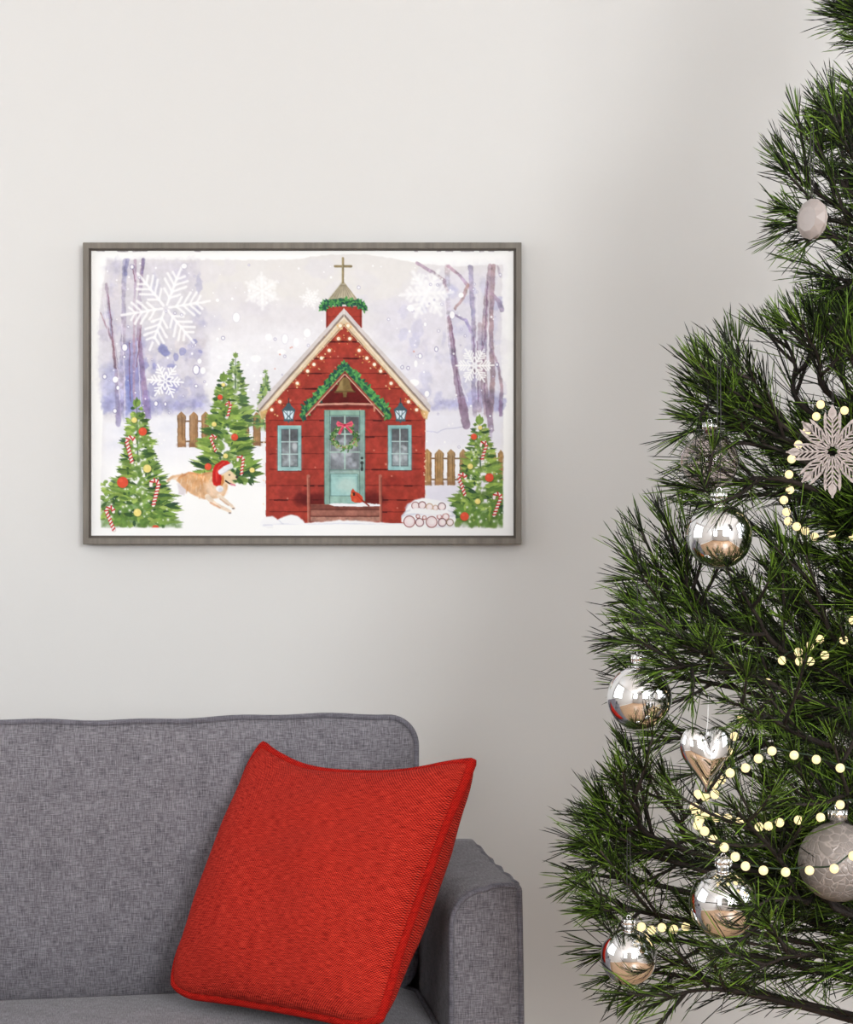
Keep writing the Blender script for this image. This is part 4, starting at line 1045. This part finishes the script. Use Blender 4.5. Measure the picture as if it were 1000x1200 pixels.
for P_, d, yr, ns in BOUGHS:
    n = len(P_); W_ = []
    for k, (x, y) in enumerate(P_): W_.append(px(x, y, d+(2.48-d)*.55*k/(n-1)))
    W_.append(Vector((TX-.004, TY, 1.2-(yr+25-600)/F*2.5)))
    make_branch([tuple(p) for p in W_[::-1]], .28, ns)
# the boughs behind and inside: darker depth of the tree, its far side, and the rest of its height
def bough_at(az, z, ln_, rise, ns, s0=.2, dens=420, side=(.07, .14)):
    D = np.array([math.cos(az), math.sin(az), 0]); R0 = np.array([TX, TY, z])
    make_branch([R0, R0+D*ln_*.45+np.array([0, 0, rise*ln_*.28]), R0+D*ln_+np.array([0, 0, rise*ln_*.9])], s0, ns, dens, side=side)
for k in range(28):
    z = .50+1.45*(k+.5)/28; az = math.radians(195+rt.uniform(-55, 70))
    bough_at(az, z, .26*(APEX-z)*rt.uniform(.45, .75), rt.uniform(.2, .6), 14, .10, 520, (.10, .20))
for k in range(18):
    z = .45+1.75*(k+.5)/18; az = math.radians((k*137.5) % 190-95)
    bough_at(az, z, .27*(APEX-z)*rt.uniform(.8, 1), rt.uniform(.2, .6), 18, .16, 330, (.12, .26))
for k in range(5):
    z = 2.0+.5*k/5; az = math.radians(k*137.5+40); bough_at(az, z, .30*(APEX-z)+.05, .5, 8, .08, 460, (.08, .16))

# ------------------------------------------------------------------ ornaments
def mirror(name, col, rough): return plain(name, col, rough, 1.0)
M['silver'] = mirror('polished_silver', (.86, .86, .87, 1), .02)
M['cap'] = mirror('brushed_cap', (.8, .8, .8, 1), .18)
M['thread_dark'] = plain('dark_thread', (.03, .03, .03, 1), .7)
M['thread_white'] = plain('white_thread', (.75, .75, .75, 1), .6)
t = NT('smoky_glass'); t.set(Base_Color=(.90, .84, .83, 1), Roughness=.02, IOR=1.25, Transmission_Weight=1.0); M['glass'] = t.m
def mat_frost():
    t = NT('frosted_relief'); co = t.n('TexCoord').outputs['Object']
    v = t.n('TexVoronoi', feature='DISTANCE_TO_EDGE'); v.inputs['Scale'].default_value = 95
    wv = t.n('TexNoise'); wv.inputs['Scale'].default_value = 30; t.l(co, wv.inputs['Vector'])
    mx = t.n('MixRGB'); mx.inputs[0].default_value = .03; t.l(co, mx.inputs[1]); t.l(wv.outputs['Color'], mx.inputs[2]); t.l(mx.outputs[0], v.inputs['Vector'])
    h = math_(t, 'MINIMUM', v.outputs['Distance'], .12)
    t.l(ramp(t, h, [(0, (.36, .31, .285, 1)), (.1, (.22, .19, .175, 1))]), t.b.inputs['Base Color'])
    t.set(Roughness=.42, Metallic=.1); bump(t, h, .8, .006); return t.m
M['frost'] = mat_frost()
M['pearl'] = plain('pale_pink_disc', (.32, .28, .265, 1), .28, .0)
M['snow_wood'] = mat_wood('pale_glitter_wood', (.28, .235, .22, 1), (.40, .345, .325, 1), (300, 300, 300), .55)

def hang_cap(o, r, top, mat, L, sx=0., thread=None, kind='string'):
    # crown cap, ring and thread loop on top of a ball of radius r (object origin at the ball's centre)
    b = MB(); pr = [(0, r*.97), (r*.20, r*.97), (r*.20, r*1.08), (r*.235, r*1.09), (r*.235, r*1.33), (r*.2, r*1.36), (0, r*1.36)]
    b.lathe(pr, 20)
    for k in range(10): a = 2*PI*k/10; b.tube([(r*.235*math.cos(a), r*.235*math.sin(a), r*1.1), (r*.235*math.cos(a), r*.235*math.sin(a), r*1.33)], r*.022, 5)
    c = b.build('cap', M['cap'], o, True)
    b = MB(); b.tube([(math.cos(2*PI*k/14)*r*.07, 0, r*1.40+math.sin(2*PI*k/14)*r*.07) for k in range(14)], r*.02, 6, True); b.build('ring', M['cap'], c)
    if L:
        b = MB(); z0 = r*1.5; b.tube([(-.0012, 0, z0), (-.0022+sx*.5, 0, z0+L*.5), (-.0016+sx, 0, z0+L*.97), (sx, 0, z0+L), (.0016+sx, 0, z0+L*.97), (.0022+sx*.5, 0, z0+L*.5), (.0012, 0, z0)], .00055, 5)
        b.build('string', thread or M['thread_dark'], o)
def bauble(x, y, rp, d, mat, label, L, group=None, cat='bauble', sx=0., name='bauble'):
    r = rp/F*d
    o = thing(name, px(x, y, d), label, cat, group)
    prof = [(r*math.sin(PI*k/40), -r*math.cos(PI*k/40)) for k in range(41)]; prof[0] = (0, -r); prof[-1] = (0, r)
    b = MB(); b.lathe(prof, 56)
    bl = b.build('ball', mat, o)
    if mat is M['glass']:                     # blown glass: an inner skin a millimetre and a half inside
        b = MB(); k_ = (r-.0012)/r; b.lathe([(a*k_, z*k_) for a, z in prof], 56, (0, 0, 0))
        o2 = b.build('inner_skin', mat, bl); o2.data.flip_normals()
    hang_cap(o, r, r, M['cap'], L, sx)
    return o
bauble(843, 628, 38.5, 2.31, M['silver'], 'mirror-silver glass bauble hanging under the clear bauble, beside the wooden snowflake', .165, 'silver baubles on the tree')
bauble(749.5, 818, 38, 2.31, M['silver'], 'mirror-silver glass bauble at the outer left edge of the tree, above the heart', .13, 'silver baubles on the tree')
bauble(848, 1059, 40, 2.20, M['silver'], 'mirror-silver glass bauble low on the tree beside the frosted patterned bauble', .02, 'silver baubles on the tree')
bauble(737, 1121, 33, 2.28, M['silver'], 'small silver bauble lowest on the tree, half hidden by needles near the armrest', .10, 'silver baubles on the tree')
bauble(832, 541, 34, 2.372, M['glass'], 'clear smoky glass bauble behind needles, above the upper silver bauble', .10)
bauble(982, 1010, 46, 2.28, M['frost'], 'matt frosted grey-pink bauble with a raised leafy pattern at the right edge', .03)

# heart
def heart(x, y, w_, h_, d):
    o = thing('heart_ornament', px(x, y, d), 'polished silver heart ornament hanging on a white thread among string lights', 'heart ornament')
    s = w_/F*d/2; n = 72; out = []
    for k in range(n):
        a = 2*PI*k/n
        X = 16*math.sin(a)**3; Z = 13*math.cos(a)-5*math.cos(2*a)-2*math.cos(3*a)-math.cos(4*a)
        out.append((X/16*s, (Z+2.5)/14.5*(h_/w_)*s*1.0))
    v = []; f = []; R = 22
    for side in (-1, 1):
        for j in range(R+1):
            u = math.sin(PI/2*j/R)
            for X, Z in out:
                cz = .12*s
                # two full lobes with a crease between them, narrowing to the point
                th = .60*s*math.cos(PI/2*j/R)**.9
                xx, zz = X*u, cz+(Z-cz)*u
                lob = 1-.22*math.exp(-(xx/(.17*s))**2)*max(0, min(1, (zz-.0*s)/(.6*s)))
                low = .45+.55*max(0, min(1, (zz+1.3*s)/(1.4*s)))
                v.append(Vector((xx, side*th*lob*low, zz)))
        o0 = (0 if side < 0 else (R+1)*n)
        for j in range(R):
            for k in range(n):
                k2 = (k+1) % n; q = (o0+j*n+k, o0+j*n+k2, o0+(j+1)*n+k2, o0+(j+1)*n+k)
                f.append(q if side > 0 else q[::-1])
    ob = mesh('heart', v, f, M['silver'], o)
    bm = bmesh.new(); bm.from_mesh(ob.data); bmesh.ops.remove_doubles(bm, verts=bm.verts, dist=1e-5); bmesh.ops.recalc_face_normals(bm, faces=bm.faces); bm.to_mesh(ob.data); bm.free()
    ob.data.polygons.foreach_set('use_smooth', [True]*len(ob.data.polygons))
    zt = .52*s
    b = MB(); b.tube([(math.cos(2*PI*k/12)*.003, 0, zt+.002+math.sin(2*PI*k/12)*.003) for k in range(12)], .0006, 6, True); b.build('ring', M['cap'], ob)
    b = MB(); b.tube([(0, 0, zt+.004), (.003, 0, zt+.03), (.004, 0, zt+.062)], .0006, 5); b.build('string', M['thread_white'], o)
    o.rotation_euler = (0, 0, math.radians(14))
heart(827, 890, 62, 78, 2.18)

# faceted disc
o = thing('disc_ornament', px(952, 257, 2.26), 'pale pink faceted oval disc ornament hanging high on the tree', 'disc ornament')
R_ = 24/F*2.26; b = MB(); n = 10
rows = [(.28, .009), (.62, .0085), (1, .0022), (1, -.0022), (.62, -.0085), (.28, -.009)]
v = [(0, -.0095, 0)]; f = []
v = []
for i, (s_, y_) in enumerate(rows):
    for k in range(n): a = 2*PI*(k+.5*(i % 2))/n; v.append((R_*s_*math.cos(a), y_, R_*s_*math.sin(a)))
for i in range(len(rows)-1):
    for k in range(n): k2 = (k+1) % n; f.append((i*n+k, i*n+k2, (i+1)*n+k2, (i+1)*n+k))
f += [tuple(range(n))[::-1], tuple((len(rows)-1)*n+k for k in range(n))]
bv = MB(); bv.add(v, f); dd = bv.build('disc', M['pearl'], o, False)
bv = MB(); bv.tube([(-.001, 0, R_*.98), (-.003, 0, R_*.98+.05), (-.002, 0, R_*.98+.086), (0, 0, R_*.98+.09), (.002, 0, R_*.98+.086), (.003, 0, R_*.98+.05), (.001, 0, R_*.98)], .0006, 5); bv.build('string', M['thread_dark'], o)
o.rotation_euler = (0, 0, math.radians(-58))

# wooden snowflake
o = thing('snowflake_ornament', px(976, 529, 2.14), 'flat pale wooden cut-out snowflake hanging at the right edge of the tree', 'snowflake ornament')
b = MB(); S_ = 1/F*2.14; TK = .0032
def bar(p, q, w_):
    p = Vector((p[0], 0, p[1]))*S_; q = Vector((q[0], 0, q[1]))*S_; m = (p+q)/2; dlt = q-p; a = math.atan2(dlt.z, dlt.x)
    b.box(m, (dlt.length+w_*S_*.6, TK, w_*S_), Matrix.Rotation(-a, 3, 'Y'))
def plate(P):
    n = len(P); b.add([(x*S_, y, z*S_) for y in (-TK/2, TK/2) for x, z in P], [tuple(range(n)), tuple(range(n, 2*n))[::-1]]+[(k, n+k, n+(k+1) % n, (k+1) % n) for k in range(n)])
for k in range(8):
    a = PI/2+k*PI/4; L_ = 54 if k % 2 == 0 else 50
    c, s = math.cos(a), math.sin(a)
    def q(u, v_): return (c*u-s*v_, s*u+c*v_)
    bar(q(6, 0), q(L_, 0), 2.0)
    plate([q(L_-18, 0), q(L_-12, 4.9), q(L_-7, 4.5), q(L_, 0), q(L_-7, -4.5), q(L_-12, -4.9)])
    for sg in (-1, 1):
        for p_, e_ in (((15, 0), (27, 9.2)), ((21, 0), (32.5, 9.2)), ((27, 0), (37.5, 8.8)), ((33, 0), (40, 5.6))): bar(q(*p_), q(e_[0], sg*e_[1]), 1.45)
        plate([q(25.5, sg*7.6), q(25.5, sg*9.8), q(41, sg*10), q(46.5, sg*8.4), q(41, sg*6.6)][::sg])
        bar(q(7, sg*2.4), q(21, sg*5.2), 1.7); bar(q(21, sg*5.2), q(13, sg*5.6), 1.5); bar(q(12, sg*4.6), q(27, sg*9), 1.5)
for k in range(16):
    a0, a1 = 2*PI*k/16, 2*PI*(k+1)/16; r0, r1 = (9, 6.5) if k % 2 else (6.5, 9)
    bar((r0*math.cos(a0), r0*math.sin(a0)), (r1*math.cos(a1), r1*math.sin(a1)), 2.2)
b.build('snowflake', M['snow_wood'], o, False)
bv = MB(); bv.tube([(-.001, 0, 54*S_), (0, .004, 54*S_+.05), (.001, 0, 54*S_)], .0006, 5); bv.build('string', M['thread_dark'], o)
o.rotation_euler = (0, 0, math.radians(-24))

# ------------------------------------------------------------------ string lights: one cord wound round the tree, warm globes
M['cord'] = plain('green_cord', (.012, .03, .014, 1), .5)
def mat_bulb():
    t = NT('warm_bulb'); t.set(Base_Color=(.25, .22, .15, 1), Roughness=.3, Emission_Color=(1, .80, .40, 1), Emission_Strength=1.15); return t.m
M['bulb'] = mat_bulb()
RUNS = [
    (2.38, [(962, 474), (957, 488), (990, 481), (946, 505), (936, 521), (928, 538), (925, 556), (926, 574), (919, 586), (922, 600), (924, 611), (934, 617), (944, 622), (955, 629), (975, 626), (1000, 629), (1030, 622)]),
    (2.36, [(1030, 700), (1000, 727), (989, 750), (967, 768), (961, 749), (949, 757), (950, 775), (937, 775), (936, 764), (917, 774), (900, 800), (869, 842), (861, 863), (858, 882), (856, 905), (846, 914), (837, 920), (827, 934), (818, 931)]),
    (2.22, [(818, 931), (838, 931), (856, 906), (874, 900), (889, 889), (905, 880), (931, 885), (957, 890), (985, 900), (1012, 908)]),
    (2.24, [(1012, 940), (985, 943), (962, 958), (936, 961), (914, 964), (901, 968), (890, 969), (867, 963), (853, 959), (840, 958), (827, 954), (816, 951)]),
    (2.165, [(814, 946), (820, 961), (818, 967), (826, 974), (836, 984), (849, 993), (862, 1004), (874, 1015), (895, 1020), (921, 1022), (949, 1020), (978, 1018), (1000, 1003), (1030, 990)]),
    (2.3, [(752, 1086), (764, 1090), (776, 1087), (790, 1089), (804, 1086)]),
]
lights = thing('string_lights', (TX, TY, 0), 'string of small warm white globe lights wound through the pine branches', 'string lights')
sph = MB(); rb_ = 5.5/F*2.16
sph.lathe([(0, -rb_)]+[(rb_*math.sin(PI*k/10), -rb_*math.cos(PI*k/10)) for k in range(1, 10)]+[(0, rb_)], 14)
proto = None
for d, pts in RUNS:
    P = []
    for i, (x, y) in enumerate(pts):
        p = px(x, y, d+.012*math.sin(i*2.1))-Vector((TX, TY, 0)); P.append(p)
        if x > 1008: continue
        if proto is None: proto = sph.build('bulb', M['bulb'], lights); bo = proto
        else: bo = proto.copy(); C.objects.link(bo); bo.parent = lights
        bo.location = p
    sp = spline([tuple(p+Vector((0, .004, .003))) for p in P], len(P)*5); cordmb = MB(); cordmb.tube([tuple(q_) for q_ in sp], .0011, 5); cordmb.build('cord', M['cord'], lights)
